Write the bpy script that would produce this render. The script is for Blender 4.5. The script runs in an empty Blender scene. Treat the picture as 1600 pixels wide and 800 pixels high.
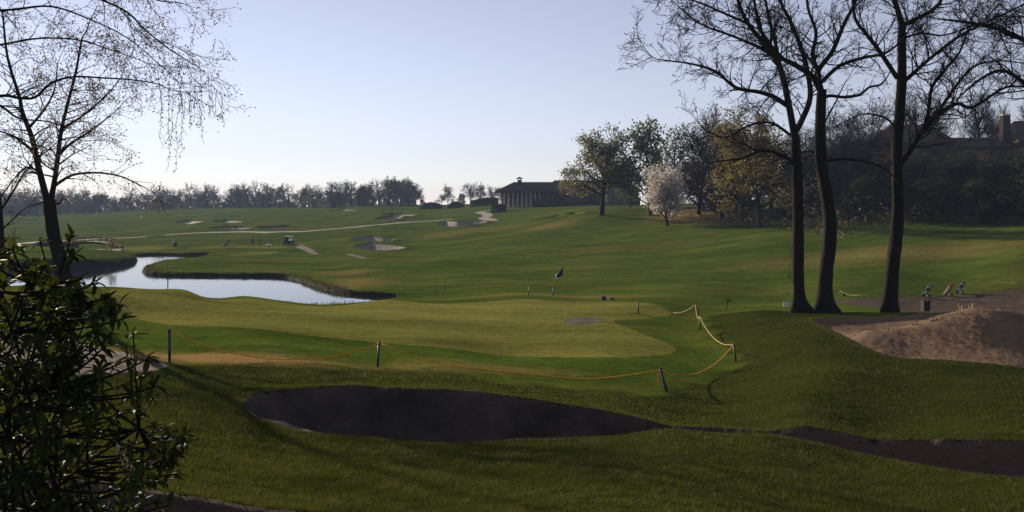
import bpy, bmesh, math, random
import numpy as np
from mathutils import Vector, Matrix

S = bpy.context.scene
COL = S.collection
rnd = random.Random(7)
nr = np.random.default_rng(11)
R = math.radians

# ------------------------------------------------------------------ camera, sky, sun, exposure
F, HOR, CZ = 1250.0, 330.0, 10.0          # focal length in photo pixels, eye level row, eye height
SUN_AZ, SUN_EL = R(-38), R(15)            # azimuth from the view axis (left is negative), elevation
cam = bpy.data.cameras.new('camera'); co = bpy.data.objects.new('camera', cam); COL.objects.link(co)
co.location = (0, 0, CZ); co.rotation_euler = (R(90), 0, 0)
cam.sensor_width = 36; cam.lens = F / 1600 * 36; cam.shift_y = (HOR - 400) / 1600
cam.clip_start = 0.1; cam.clip_end = 8000
S.camera = co
W = bpy.data.worlds.new("World"); S.world = W; W.use_nodes = True
wn = W.node_tree
for n in list(wn.nodes): wn.nodes.remove(n)
sky = wn.nodes.new('ShaderNodeTexSky'); sky.sky_type = 'NISHITA'; sky.sun_disc = False
sky.sun_elevation = SUN_EL; sky.sun_rotation = SUN_AZ
sky.air_density = 1.0; sky.dust_density = 0.0; sky.ozone_density = 3.0; sky.altitude = 150
bg = wn.nodes.new('ShaderNodeBackground'); bg.inputs[1].default_value = 0.086
wo = wn.nodes.new('ShaderNodeOutputWorld')
hs = wn.nodes.new('ShaderNodeHueSaturation'); hs.inputs['Saturation'].default_value = .54
tn = wn.nodes.new('ShaderNodeMix'); tn.data_type = 'RGBA'; tn.blend_type = 'MULTIPLY'; tn.inputs[0].default_value = 1; tn.inputs[7].default_value = (1.07, .965, 1.03, 1)
wn.links.new(sky.outputs[0], hs.inputs['Color']); wn.links.new(hs.outputs[0], tn.inputs[6]); wn.links.new(tn.outputs[2], bg.inputs[0]); wn.links.new(bg.outputs[0], wo.inputs[0])
sl = bpy.data.lights.new('sun', 'SUN'); so = bpy.data.objects.new('sun', sl); COL.objects.link(so)
sl.energy = 5.0; sl.angle = R(0.5); sl.color = (1.0, 0.83, 0.62)
sd = Vector((math.sin(SUN_AZ) * math.cos(SUN_EL), math.cos(SUN_AZ) * math.cos(SUN_EL), math.sin(SUN_EL)))
so.rotation_euler = sd.to_track_quat('Z', 'Y').to_euler(); so.location = (-60, 40, 60)
S.view_settings.view_transform = 'Standard'; S.view_settings.look = 'None'
S.view_settings.exposure = 0.6; S.view_settings.gamma = 1
S.cycles.use_denoising = True
S.cycles.max_bounces = 6; S.cycles.volume_bounces = 0; S.cycles.transparent_max_bounces = 4
S.cycles.diffuse_bounces = 3; S.cycles.glossy_bounces = 2; S.cycles.transmission_bounces = 3

# ------------------------------------------------------------------ helpers
def P(px, py, D):
    """a point D metres ahead of the eye, seen at photo pixel (px, py)"""
    return Vector(((px - 800) / F * D, D, CZ - (py - HOR) / F * D))

def mesh(name, V, faces, mats=(), smooth=False, midx=None):
    """faces: list of int arrays (n,3) or (n,4)"""
    me = bpy.data.meshes.new(name)
    V = np.asarray(V, dtype=np.float32)
    me.vertices.add(len(V)); me.vertices.foreach_set('co', V.ravel())
    faces = [np.asarray(f, dtype=np.int32) for f in faces if len(f)]
    tot = sum(f.size for f in faces); npoly = sum(len(f) for f in faces)
    me.loops.add(tot); me.polygons.add(npoly)
    if npoly:
        me.loops.foreach_set('vertex_index', np.concatenate([f.ravel() for f in faces]))
        cnt = np.concatenate([np.full(len(f), f.shape[1], dtype=np.int32) for f in faces])
        st = np.concatenate([[0], np.cumsum(cnt)[:-1]]).astype(np.int32)
        me.polygons.foreach_set('loop_start', st)
        if midx is not None: me.polygons.foreach_set('material_index', np.asarray(midx, dtype=np.int32))
        me.polygons.foreach_set('use_smooth', np.full(npoly, smooth, dtype=bool))
    for m in mats: me.materials.append(m)
    me.update(calc_edges=True); me.validate()
    return me

def link(name, me, parent=None, kind=None):
    o = bpy.data.objects.new(name, me); COL.objects.link(o)
    if parent is not None: o.parent = parent
    if kind: o['kind'] = kind
    return o

def tag(o, label, cat, group=None):
    o['label'] = label; o['category'] = cat
    if group: o['group'] = group
    return o

def thing(name, label, cat, loc=(0, 0, 0), rz=0.0, group=None):
    o = bpy.data.objects.new(name, None); COL.objects.link(o)
    o.location = loc; o.rotation_euler = (0, 0, rz); o.empty_display_size = 0.3
    return tag(o, label, cat, group)

def dup(root, loc, rz=0, label=None, group=None, scale=None):
    c = root.copy(); COL.objects.link(c); c.location = loc; c.rotation_euler = (0, 0, rz)
    if scale is not None: c.scale = scale
    if label: c['label'] = label
    if group: c['group'] = group
    for ch in root.children:
        d = ch.copy(); COL.objects.link(d); d.parent = c
        for g in ch.children:
            e = g.copy(); COL.objects.link(e); e.parent = d
    return c

class MB:
    """collects boxes, bars, lathes into one mesh"""
    def __init__(s): s.V = []; s.T = []; s.Q = []; s.n = 0
    def add(s, V, T=(), Q=()):
        s.V += [tuple(v) for v in V]
        s.T += [tuple(i + s.n for i in f) for f in T]; s.Q += [tuple(i + s.n for i in f) for f in Q]
        s.n += len(V); return s
    def box(s, c, d, M=None, top=1.0):
        x, y, z = (k / 2 for k in d)
        V = [Vector((a * x * (top if e > 0 else 1), b * y * (top if e > 0 else 1), e * z)) for e in (-1, 1) for a, b in ((-1, -1), (1, -1), (1, 1), (-1, 1))]
        V = [(M @ v if M else v) + Vector(c) for v in V]
        return s.add(V, Q=[(3, 2, 1, 0), (4, 5, 6, 7), (0, 1, 5, 4), (1, 2, 6, 5), (2, 3, 7, 6), (3, 0, 4, 7)])
    def bar(s, p, q, r0, r1=None, n=8, cap=True):
        r1 = r0 if r1 is None else r1
        p, q = Vector(p), Vector(q); d = (q - p).normalized()
        a = d.cross(Vector((0, 0, 1)) if abs(d.z) < .9 else Vector((1, 0, 0))).normalized(); b = d.cross(a)
        V = []
        for c, r in ((p, r0), (q, r1)):
            for k in range(n):
                t = 2 * math.pi * k / n; V.append(c + a * math.cos(t) * r + b * math.sin(t) * r)
        Q = [(k, (k + 1) % n, n + (k + 1) % n, n + k) for k in range(n)]
        T = []
        if cap:
            V += [p, q]
            T = [(2 * n, (k + 1) % n, k) for k in range(n)] + [(2 * n + 1, n + k, n + (k + 1) % n) for k in range(n)]
        return s.add(V, T, Q)
    def tube(s, pts, rad, n=6):
        pts = [Vector(p) for p in pts]; m = len(pts)
        if not hasattr(rad, '__len__'): rad = [rad] * m
        a = None; V = []
        for i, p in enumerate(pts):
            d = (pts[min(i + 1, m - 1)] - pts[max(i - 1, 0)]).normalized()
            if a is None: a = d.cross(Vector((0.31, 0.2, 1)) if abs(d.z) < .9 else Vector((1, 0.2, 0))).normalized()
            a = (a - d * a.dot(d)).normalized(); b = d.cross(a)
            for k in range(n):
                t = 2 * math.pi * k / n; V.append(p + (a * math.cos(t) + b * math.sin(t)) * rad[i])
        Q = [(i * n + k, i * n + (k + 1) % n, (i + 1) * n + (k + 1) % n, (i + 1) * n + k) for i in range(m - 1) for k in range(n)]
        V += [pts[0], pts[-1]]
        T = [(m * n, (k + 1) % n, k) for k in range(n)] + [(m * n + 1, (m - 1) * n + k, (m - 1) * n + (k + 1) % n) for k in range(n)]
        return s.add(V, T, Q)
    def lathe(s, prof, c=(0, 0, 0), n=16, M=None):
        V = []
        for r, z in prof:
            for k in range(n):
                t = 2 * math.pi * k / n; v = Vector((r * math.cos(t), r * math.sin(t), z)); V.append((M @ v if M else v) + Vector(c))
        Q = [(i * n + k, i * n + (k + 1) % n, (i + 1) * n + (k + 1) % n, (i + 1) * n + k) for i in range(len(prof) - 1) for k in range(n)]
        return s.add(V, (), Q)
    def me(s, name, mat, smooth=False):
        return mesh(name, s.V, [np.array(s.T).reshape(-1, 3), np.array(s.Q).reshape(-1, 4)], [mat] if mat else [], smooth)
    def build(s, name, mat, parent=None, smooth=False):
        return link(name, s.me(name, mat, smooth), parent)

# ------------------------------------------------------------------ materials
class NT:
    def __init__(s, name):
        s.m = bpy.data.materials.new(name); s.m.use_nodes = True; s.t = s.m.node_tree
        for n in list(s.t.nodes): s.t.nodes.remove(n)
        s.out = s.n('ShaderNodeOutputMaterial')
    def n(s, ty, **k):
        q = s.t.nodes.new(ty)
        for a, b in k.items(): setattr(q, a, b)
        return q
    def l(s, a, b): s.t.links.new(a, b)
    def noise(s, scale, detail=4, vec=None, rough=.55, dist=0):
        q = s.n('ShaderNodeTexNoise'); q.inputs['Scale'].default_value = scale; q.inputs['Detail'].default_value = detail
        q.inputs['Roughness'].default_value = rough; q.inputs['Distortion'].default_value = dist
        s.l(vec if vec is not None else s.pos(), q.inputs['Vector']); return q.outputs['Fac']
    def pos(s):
        if not hasattr(s, '_p'): s._p = s.n('ShaderNodeNewGeometry').outputs['Position']
        return s._p
    def obj(s):
        if not hasattr(s, '_o'): s._o = s.n('ShaderNodeTexCoord').outputs['Object']
        return s._o
    def scaled(s, v, sc):
        q = s.n('ShaderNodeMapping'); q.inputs['Scale'].default_value = sc; s.l(v, q.inputs['Vector']); return q.outputs[0]
    def ramp(s, fac, stops, interp='LINEAR'):
        q = s.n('ShaderNodeValToRGB'); e = q.color_ramp.elements; q.color_ramp.interpolation = interp
        while len(e) < len(stops): e.new(0.5)
        for k, (p, c) in enumerate(stops): e[k].position = p; e[k].color = (c if len(c) == 4 else (*c, 1)) if hasattr(c, '__len__') else (c, c, c, 1)
        s.l(fac, q.inputs[0]); return q.outputs[0]
    def mix(s, fac, a, b, mode='MIX'):
        q = s.n('ShaderNodeMix', data_type='RGBA', blend_type=mode)
        for v, i in ((fac, 0), (a, 6), (b, 7)):
            if hasattr(v, 'is_linked'): s.l(v, q.inputs[i])
            else: q.inputs[i].default_value = v if i == 0 else (*v[:3], 1)
        return q.outputs[2]
    def attr(s, name): return s.n('ShaderNodeAttribute', attribute_name=name).outputs['Fac']
    def bump(s, h, strength, dist):
        q = s.n('ShaderNodeBump'); q.inputs['Strength'].default_value = strength; q.inputs['Distance'].default_value = dist
        s.l(h, q.inputs['Height']); return q.outputs[0]
    def bsdf(s, col, rough=.7, spec=.3, metal=0, normal=None, sheen=0):
        q = s.n('ShaderNodeBsdfPrincipled')
        if hasattr(col, 'is_linked'): s.l(col, q.inputs['Base Color'])
        else: q.inputs['Base Color'].default_value = (*col[:3], 1)
        if hasattr(rough, 'is_linked'): s.l(rough, q.inputs['Roughness'])
        else: q.inputs['Roughness'].default_value = rough
        q.inputs['Specular IOR Level'].default_value = spec; q.inputs['Metallic'].default_value = metal
        q.inputs['Sheen Weight'].default_value = sheen
        if normal is not None: s.l(normal, q.inputs['Normal'])
        return q
    def done(s, sh): s.l(sh.outputs[0], s.out.inputs['Surface']); return s.m

def simple(name, col, rough=.6, spec=.4, metal=0, vary=.25, scale=6, bump=0.0, bscale=30):
    t = NT(name)
    c = t.mix(t.ramp(t.noise(scale, 5, t.obj()), [(.3, 0), (.7, 1)]), [k * (1 - vary) for k in col], [min(1, k * (1 + vary)) for k in col])
    nm = t.bump(t.noise(bscale, 4, t.obj()), bump, .02) if bump else None
    return t.done(t.bsdf(c, rough, spec, metal, nm))

def leafmat(name, c1, c2, trans=.35, rough=.5, spec=.3, tcol=None):
    t = NT(name)
    a = t.attr('tint')
    col = t.mix(a, c1, c2)
    b = t.bsdf(col, rough, spec)
    tr = t.n('ShaderNodeBsdfTranslucent')
    t.l(t.mix(.5, col, tcol or [min(1, k * 1.6) for k in c2]), tr.inputs[0])
    mx = t.n('ShaderNodeMixShader'); mx.inputs[0].default_value = trans
    t.l(b.outputs[0], mx.inputs[1]); t.l(tr.outputs[0], mx.inputs[2])
    return t.done(mx)

def grassmat(name, stops, bumpscale, bstr, bdist, rough=1.0, spec=0.0, dry=True, mow=None, sheen=0):
    t = NT(name)
    p = t.pos()
    big = t.noise(.045, 5, t.scaled(p, (1, 1.7, 1)), .6)
    mid = t.noise(.5, 5, t.scaled(p, (1, 1.4, 1)), .6)
    fine = t.noise(9, 4, p, .7)
    f = t.n('ShaderNodeMath', operation='MULTIPLY_ADD'); t.l(mid, f.inputs[0]); f.inputs[1].default_value = .45
    g = t.n('ShaderNodeMath', operation='MULTIPLY_ADD'); t.l(big, g.inputs[0]); g.inputs[1].default_value = .55; g.inputs[2].default_value = 0
    t.l(g.outputs[0], f.inputs[2])
    col = t.ramp(f.outputs[0], stops)
    col = t.mix(.8, col, t.ramp(fine, [(.3, .62), (.5, 1.0), (.72, 1.4)]), 'MULTIPLY')
    stk = t.noise(.16, 6, t.scaled(p, (.55, 1.5, 1)), .62); clump = t.noise(2.6, 8, p, .72)
    col = t.mix(.85, col, t.ramp(stk, [(.32, .62), (.5, 1.0), (.66, 1.32)]), 'MULTIPLY')
    col = t.mix(.8, col, t.ramp(clump, [(.32, .62), (.5, 1.0), (.68, 1.38)]), 'MULTIPLY')
    if dry: col = t.mix(t.attr('lush'), col, t.mix(.8, t.ramp(mid, [(.3, (.016, .025, .004)), (.7, (.038, .046, .009))]), t.ramp(fine, [(.3, .6), (.5, 1.0), (.72, 1.4)]), 'MULTIPLY'))
    if mow:
        w = t.n('ShaderNodeTexWave', wave_type='BANDS', bands_direction='Y'); w.inputs['Scale'].default_value = mow; w.inputs['Distortion'].default_value = 1.2; w.inputs['Detail'].default_value = 2
        t.l(p, w.inputs['Vector']); col = t.mix(.35, col, t.ramp(w.outputs['Fac'], [(.35, .8), (.65, 1.15)]), 'MULTIPLY')
    if dry:
        dm = t.ramp(t.n_mul(t.attr('dry'), t.noise(2.2, 5, p, .7)), [(.12, 0), (.5, 1)])
        col = t.mix(dm, col, t.mix(fine, (.19, .115, .038), (.36, .245, .10)))
    nm = t.bump(t.noise(bumpscale, 5, p, .7), bstr, bdist)
    return t.done(t.bsdf(col, rough, spec, 0, nm, sheen))
def _nmul(s, a, b):
    q = s.n('ShaderNodeMath', operation='MULTIPLY'); s.l(a, q.inputs[0]); s.l(b, q.inputs[1]); return q.outputs[0]
NT.n_mul = _nmul

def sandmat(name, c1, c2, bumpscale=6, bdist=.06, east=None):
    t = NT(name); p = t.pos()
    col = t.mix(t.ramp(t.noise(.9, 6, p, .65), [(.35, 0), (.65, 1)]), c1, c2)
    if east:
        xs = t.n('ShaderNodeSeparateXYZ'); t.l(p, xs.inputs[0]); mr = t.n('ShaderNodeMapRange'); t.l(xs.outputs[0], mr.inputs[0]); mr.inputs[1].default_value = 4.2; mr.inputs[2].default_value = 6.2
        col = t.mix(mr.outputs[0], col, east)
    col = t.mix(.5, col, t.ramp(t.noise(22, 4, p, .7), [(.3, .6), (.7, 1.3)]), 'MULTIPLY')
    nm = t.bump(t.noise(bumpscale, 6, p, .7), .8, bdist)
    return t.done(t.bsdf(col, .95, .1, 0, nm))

M = {}
M['rough'] = grassmat('mown_rough_grass', [(.30, (.030, .058, .008)), (.44, (.056, .088, .012)), (.56, (.084, .102, .018)), (.70, (.112, .104, .024))], 14, .6, .05)
M['green'] = grassmat('putting_green_grass', [(.3, (.125, .132, .028)), (.5, (.148, .146, .034)), (.7, (.165, .150, .042))], 40, .15, .01, rough=1.0, spec=0.0, dry=False, mow=.35)
M['tee'] = grassmat('tee_grass', [(.3, (.10, .12, .025)), (.7, (.16, .16, .04))], 40, .2, .02, dry=False)
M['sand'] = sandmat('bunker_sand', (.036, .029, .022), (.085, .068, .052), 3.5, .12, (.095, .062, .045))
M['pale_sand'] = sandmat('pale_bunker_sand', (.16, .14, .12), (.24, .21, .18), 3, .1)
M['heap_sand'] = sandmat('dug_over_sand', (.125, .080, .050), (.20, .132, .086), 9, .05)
M['dirt'] = sandmat('bare_earth', (.05, .033, .024), (.085, .057, .041), 8, .08)
M['gravel'] = sandmat('pale_gravel', (.06, .045, .032), (.13, .10, .075), 9, .08)
M['bank'] = sandmat('shade_toned_bank_soil', (.010, .009, .006), (.022, .020, .010), 5, .1)  # bank soil, coloured dark for the shade on its face away from the sun
M['path'] = sandmat('path_gravel', (.20, .18, .15), (.29, .26, .22), 3, .03)
t = NT('pond_water'); q = t.bsdf((.012, .018, .016), .06, .5, 0, t.bump(t.noise(1.4, 3, t.scaled(t.pos(), (1, .35, 1))), .12, .05)); q.inputs['IOR'].default_value = 1.33
M['water'] = t.done(q)
M['bark'] = simple('dark_bark', (.014, .011, .009), .95, .1, 0, .45, 9, .8, 22)
M['birchbark'] = simple('brown_bark', (.018, .013, .010), .95, .1, 0, .4, 9, .8, 22)
M['twig'] = simple('fine_twigs', (.028, .02, .016), .9, .1, 0, .3, 3)
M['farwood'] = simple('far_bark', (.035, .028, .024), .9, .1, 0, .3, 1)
M['blade'] = leafmat('grass_blade', (.013, .021, .004), (.080, .082, .016), .42, .6, .15, (.11, .125, .018))
M['reed'] = leafmat('bank_grass', (.020, .022, .006), (.065, .055, .018), .35, .8, .1)
M['bushleaf'] = leafmat('evergreen_leaf', (.010, .020, .005), (.030, .045, .010), .34, .6, .08, (.085, .095, .01))
M['oakleaf'] = leafmat('young_oak_leaf', (.055, .060, .018), (.13, .12, .035), .4)
M['greenleaf'] = leafmat('fresh_green_leaf', (.035, .060, .014), (.085, .11, .025), .4)
M['yellowleaf'] = leafmat('yellow_green_leaf', (.105, .088, .016), (.175, .135, .026), .45)
M['brownleaf'] = leafmat('reddish_bud', (.07, .045, .025), (.13, .085, .045), .35)
M['blossom'] = leafmat('white_blossom', (.33, .30, .275), (.58, .54, .50), .4)
M['farleaf'] = leafmat('far_foliage', (.04, .055, .022), (.08, .085, .035), .35)
M['darkleaf'] = leafmat('dark_hedge_leaf', (.014, .024, .008), (.032, .042, .013), .25, .7, .08)
# ------------------------------------------------------------------ terrain
def vnoise(x, y, seed):
    xi = np.floor(x).astype(np.int64); yi = np.floor(y).astype(np.int64); fx = x - xi; fy = y - yi
    fx = fx * fx * (3 - 2 * fx); fy = fy * fy * (3 - 2 * fy)
    def h(a, b):
        n = (a * 374761393 + b * 668265263 + seed * 974711) & 0x7fffffff
        n = ((n ^ (n >> 13)) * 1274126177) & 0x7fffffff
        return ((n ^ (n >> 16)) & 0xffff) / 65535.0 * 2 - 1
    return (h(xi, yi) * (1 - fx) + h(xi + 1, yi) * fx) * (1 - fy) + (h(xi, yi + 1) * (1 - fx) + h(xi + 1, yi + 1) * fx) * fy
def fbm(x, y, seed, o=4):
    s = 0; a = 1
    for k in range(o): s = s + a * vnoise(x, y, seed + k); x = x * 2.03; y = y * 2.03; a *= .5
    return s
def ss(a, b, v):
    t = np.clip((v - a) / (b - a), 0, 1); return t * t * (3 - 2 * t)

# photo pixel, distance ahead: what the ground does
CT = [
 # at the feet and round the near bunker
 (300,772,6.7),(600,800,6.5),(1000,800,6.6),(1600,800,7.6),(100,800,5.6),(0,700,7.5),(-200,800,6),
 (700,760,8.5),(1200,760,8.8),(1600,757,10.2),(1200,715,10.8),(450,720,10.6),(100,640,12.5),(-200,640,12),
 (380,640,14.6),(550,608,17.8),(700,615,17.6),(900,640,16.9),(1050,673,16.0),(1200,682,15.4),(1350,690,14.9),(1600,690,14.5),(1900,690,14.2),
 (700,693,12.3),(900,684,12.6),(1050,680,12.9),(1200,686,12.9),(500,676,12.9),
 # slope to the green, rope fence
 (265,566,21.6),(590,573,24),(1042,612,22),(1150,567,29),(1094,516,38),(1091,500,44),(800,592,21.5),(420,566,22.5),
 (100,560,21),(-200,540,22),(1250,640,17.2),(1600,640,17),(1900,640,17),(1300,590,21),
 # right hand mound, trees, dug-over sand
 (1160,600,23.3),(1600,573,23),(1400,556,25),(1340,540,27),(1285,503,34),(1440,490,36),(1550,512,30),(1250,491,38),(1245,488,41),(1390,488,41),(1180,492,38),(1600,500,36),(1800,500,36),(1800,570,24),
 # the green
 (640,540,29),(800,556,28.5),(400,515,31),(210,497,36),(950,558,28),(1000,500,42),(600,467.5,54),(830,466,56),(1020,475,52),(330,470,51),(600,500,39),(850,500,41.5),
 (100,458,35),(100,447,46),(290,451,50),(180,449,50),(380,462,55),(100,471,60),(-150,471,60),(230,471,62),(340,472,63),(20,452,46),(-150,455,36),(-150,450,50),
 # hollow behind green, range floor
 (700,462,72),(900,460,71),(700,441,86),(1000,455,73),(1228,484,50),(1137,486,50),(1446,487,57),(1480,464,68),(1600,462,66),(1350,470,62),(1200,448,79),(1800,470,60),(1800,430,72),
 # round the pond
 (225,423,106),(430,425,105),(330,410,118),(480,425,106),(560,450,80),(560,477,63),(480,478,62),(620,474,65),(300,399,140),(140,404,114),(140,392,128),(30,402,114),(-150,400,115),(60,384,170),(-150,380,170),(200,395,155),
 (600,430,95),(560,410,115),
 # rising fairway
 (355,388,158),(400,385,167),(450,381,177),(700,420,103),(700,400,125),(700,380,155),(700,365,185),(720,350,215),(760,340,242),(830,322,290),(780,323,290),(900,322,285),
 (560,375,178),(600,392,150),(560,360,205),(640,349,235),(560,323,400),(400,327,420),(250,330,440),(100,337,450),(-150,340,450),(100,350,330),(100,362,270),(100,374,215),(250,368,225),(300,350,290),(400,350,262),(450,362,212),(-150,365,250),
 (660,330,320),(620,340,260),(500,345,270),
 (940,337,175),(940,400,113),(940,370,143),(1045,352,150),(1045,400,110),(1045,430,88),(1200,362,122),(1200,400,98),(1300,371,110),(1400,386,95),(1600,409,78),(1600,440,69),
 (1400,335,130),(1500,308,145),(1600,292,150),(1200,333,160),(1100,326,185),(1600,255,172),(1450,265,168),(1800,300,130),(1800,400,80),(1800,250,165),(980,322,260),(1300,300,185),
 # far
 (100,331,600),(500,325,600),(900,322,450),(1300,300,300),(1300,310,600),(1700,250,300),(1700,290,600),(-200,333,650),
 (100,331.5,1500),(600,331,1500),(900,330,1500),(1300,325,1500),(1700,320,1500)]
TH, LR, SV = [], [], []
for px, py, D in CT:
    x = (px - 800) / F * D; r = math.hypot(x, D); h = (py - HOR) / F * D
    TH.append(math.atan2(x, D)); LR.append(math.log(r)); SV.append(h / r)
for deg in (-180, -140, -100, -62, 62, 100, 140, 180):
    for r, h in ((2.5, 1.75), (6, 2.1), (14, 3.0 if abs(deg) < 70 else 2.2), (40, 4.6 if abs(deg) < 70 else 2.6), (120, 5.5 if deg < 0 else 3.0), (500, 3), (1600, 2)):
        TH.append(R(deg)); LR.append(math.log(r)); SV.append(h / r)
for deg in (-35, -18, 0, 18, 35):
    TH.append(R(deg)); LR.append(math.log(2.5)); SV.append(1.78 / 2.5)
    TH.append(R(deg)); LR.append(math.log(4.2)); SV.append(2.02 / 4.2)
TH = np.array(TH) * 4; LR = np.array(LR); SV = np.array(SV)
def tk(d2): return np.where(d2 > 1e-12, d2 * np.log(np.maximum(d2, 1e-12)), 0) * .5
_n = len(TH); A = np.zeros((_n + 3, _n + 3))
A[:_n, :_n] = tk((TH[:, None] - TH) ** 2 + (LR[:, None] - LR) ** 2) + np.eye(_n) * .004
A[:_n, _n] = 1; A[:_n, _n + 1] = TH; A[:_n, _n + 2] = LR; A[_n:, :_n] = A[:_n, _n:].T
WT = np.linalg.solve(A, np.concatenate([SV, np.zeros(3)]))
def base_h(x, y):
    x = np.asarray(x, float); y = np.asarray(y, float)
    r = np.maximum(np.hypot(x, y), 1.2); th = np.arctan2(x, y) * 4; lr = np.log(r)
    o = np.empty(r.shape); f = o.ravel(); a = th.ravel(); b = lr.ravel()
    for i in range(0, len(f), 40000):
        s = slice(i, i + 40000)
        f[s] = tk((a[s, None] - TH) ** 2 + (b[s, None] - LR) ** 2) @ WT[:_n] + WT[_n] + WT[_n + 1] * a[s] + WT[_n + 2] * b[s]
    return f.reshape(r.shape) * r
def base_z(x, y):
    x = np.asarray(x, float); y = np.asarray(y, float); r = np.hypot(x, y)
    z = CZ - base_h(x, y)
    z = z + fbm(x / 26 + 3, y / 26, 5, 3) * .32 * ss(70, 200, r) * (1 - ss(420, 600, r)) + fbm(x / 7, y / 7, 9, 3) * .05 * ss(8, 30, r)
    return z + fbm(x / 1.3, y / 1.3, 21, 3) * .012
def hit(px, py):
    """where the ray of a photo pixel meets the ground: plan position"""
    D = np.geomspace(3, 900, 2600); x = (px - 800) / F * D
    g = base_z(x, D) - (CZ - (py - HOR) / F * D)
    k = np.argmax(g > 0) if (g > 0).any() else len(D) - 1
    return (x[k], D[k])

def closed(pts, sub=6):
    p = np.array(pts, float); n = len(p); out = []
    for i in range(n):
        a, b, c, d = p[i - 1], p[i], p[(i + 1) % n], p[(i + 2) % n]
        for k in range(sub):
            t = k / sub
            out.append(.5 * ((2 * b) + (c - a) * t + (2 * a - 5 * b + 4 * c - d) * t * t + (3 * b - a - 3 * c + d) * t ** 3))
    return np.array(out)
def dseg(x, y, poly, loop=True):
    d = np.full(x.shape, 1e18); n = len(poly)
    for i in range(n if loop else n - 1):
        a = poly[i]; b = poly[(i + 1) % n]; e = b - a; L = max(e @ e, 1e-12)
        t = np.clip(((x - a[0]) * e[0] + (y - a[1]) * e[1]) / L, 0, 1)
        d = np.minimum(d, (x - a[0] - t * e[0]) ** 2 + (y - a[1] - t * e[1]) ** 2)
    return np.sqrt(d)
def sdf_poly(x, y, poly):
    ins = np.zeros(x.shape, bool); n = len(poly)
    for i in range(n):
        a = poly[i]; b = poly[(i + 1) % n]
        if a[1] == b[1]: continue
        c = ((a[1] > y) != (b[1] > y)) & (x < (b[0] - a[0]) * (y - a[1]) / (b[1] - a[1]) + a[0]); ins ^= c
    d = dseg(x, y, poly); return np.where(ins, -d, d)
class Inner:
    def __init__(s, z, k): s.z = z; s.k = k
    def sdf(s, x, y, far): return s.z.sdf(x, y, far) + s.k
class Zone:
    def __init__(s, pts, loop=True, width=None):
        s.poly = closed(pts) if loop else np.array(pts, float); s.loop = loop; s.w = width
        m = 4 if width is None else width + 2
        s.lo = s.poly.min(0) - m; s.hi = s.poly.max(0) + m
    def sdf(s, x, y, far=9.0):
        d = np.full(np.shape(x), float(far))
        k = (x > s.lo[0]) & (x < s.hi[0]) & (y > s.lo[1]) & (y < s.hi[1])
        if k.any(): d[k] = sdf_poly(x[k], y[k], s.poly) if s.loop else dseg(x[k], y[k], s.poly, False) - s.w
        return d
def plan(pts): return [((px - 800) / F * D, D) for px, py, D in pts]
def hits(pts): return [hit(*p) for p in pts]

# --- the near bunker
NB_BACK = [(383,636,15.0),(395,624,16.0),(450,610,17.0),(550,608,17.8),(700,615,17.6),(800,623,17.4),(900,640,16.9),(1000,662,16.3),(1050,674,15.9),(1200,684,15.2),(1350,691,14.7),(1600,692,14.3),(1900,692,14.0),(2300,692,13.7)]
NB_FRONT = [(2300,800,8.5),(1900,790,9.3),(1600,757,10.2),(1450,718,11.5),(1365,701,12.5),(1200,689.5,13.1),(1050,682.5,13.2),(900,684,12.7),(800,690,12.5),(700,694,12.3),(600,691,12.4),(500,677,12.9),(420,659,13.7),(385,645,14.3)]
nb = Zone(plan(NB_BACK + NB_FRONT))
nb_b = np.array(plan(NB_BACK)); nb_f = np.array(plan(NB_FRONT)); nb_b[0] -= .02
def dense(p, sub=6):
    p = np.vstack([2 * p[0] - p[1], p, 2 * p[-1] - p[-2]]); out = []
    for i in range(1, len(p) - 2):
        a, b, c, d = p[i - 1:i + 3]
        for k in range(sub):
            t = k / sub; out.append(.5 * ((2 * b) + (c - a) * t + (2 * a - 5 * b + 4 * c - d) * t * t + (3 * b - a - 3 * c + d) * t ** 3))
    out.append(p[-2]); return np.array(out)
nb_b = dense(nb_b); nb_f = dense(nb_f)
# --- the dug-over bunker on the right
HEAP = [(1268,494,35.5),(1330,492,36.5),(1440,489,36.5),(1520,484,36.0),(1562,482,33.5),(1600,484,31.5),(1750,495,29),(1900,560,25),(1750,580,22.5),(1600,573,23),(1480,566,24),(1400,556,25),(1345,541,27),(1310,520,30)]
heap = Zone(plan(HEAP))
hx, hy = (1552 - 800) / F * 30, 30.0
# --- pond on its level
ZW = CZ - 8.2
def onwater(px, py): D = 8.2 * F / (py - HOR); return ((px - 800) / F * D, D)
POND = [onwater(*p) for p in [(-200,424),(40,423),(100,422),(150,420),(200,413),(214,408),(206,403),(196,401),(225,399),(260,398.6),(322,401),(318,404),(290,407),(262,410),(235,417),(224,422),(228,428),(262,431),(350,432),(430,433),(462,438),(490,448),(530,458),(580,463),(620,466),(600,474),(500,484),(330,478),(200,470),(60,468),(-100,468),(-250,450)]]
pond = Zone(POND); pond.lo -= 4; pond.hi += 4
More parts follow.
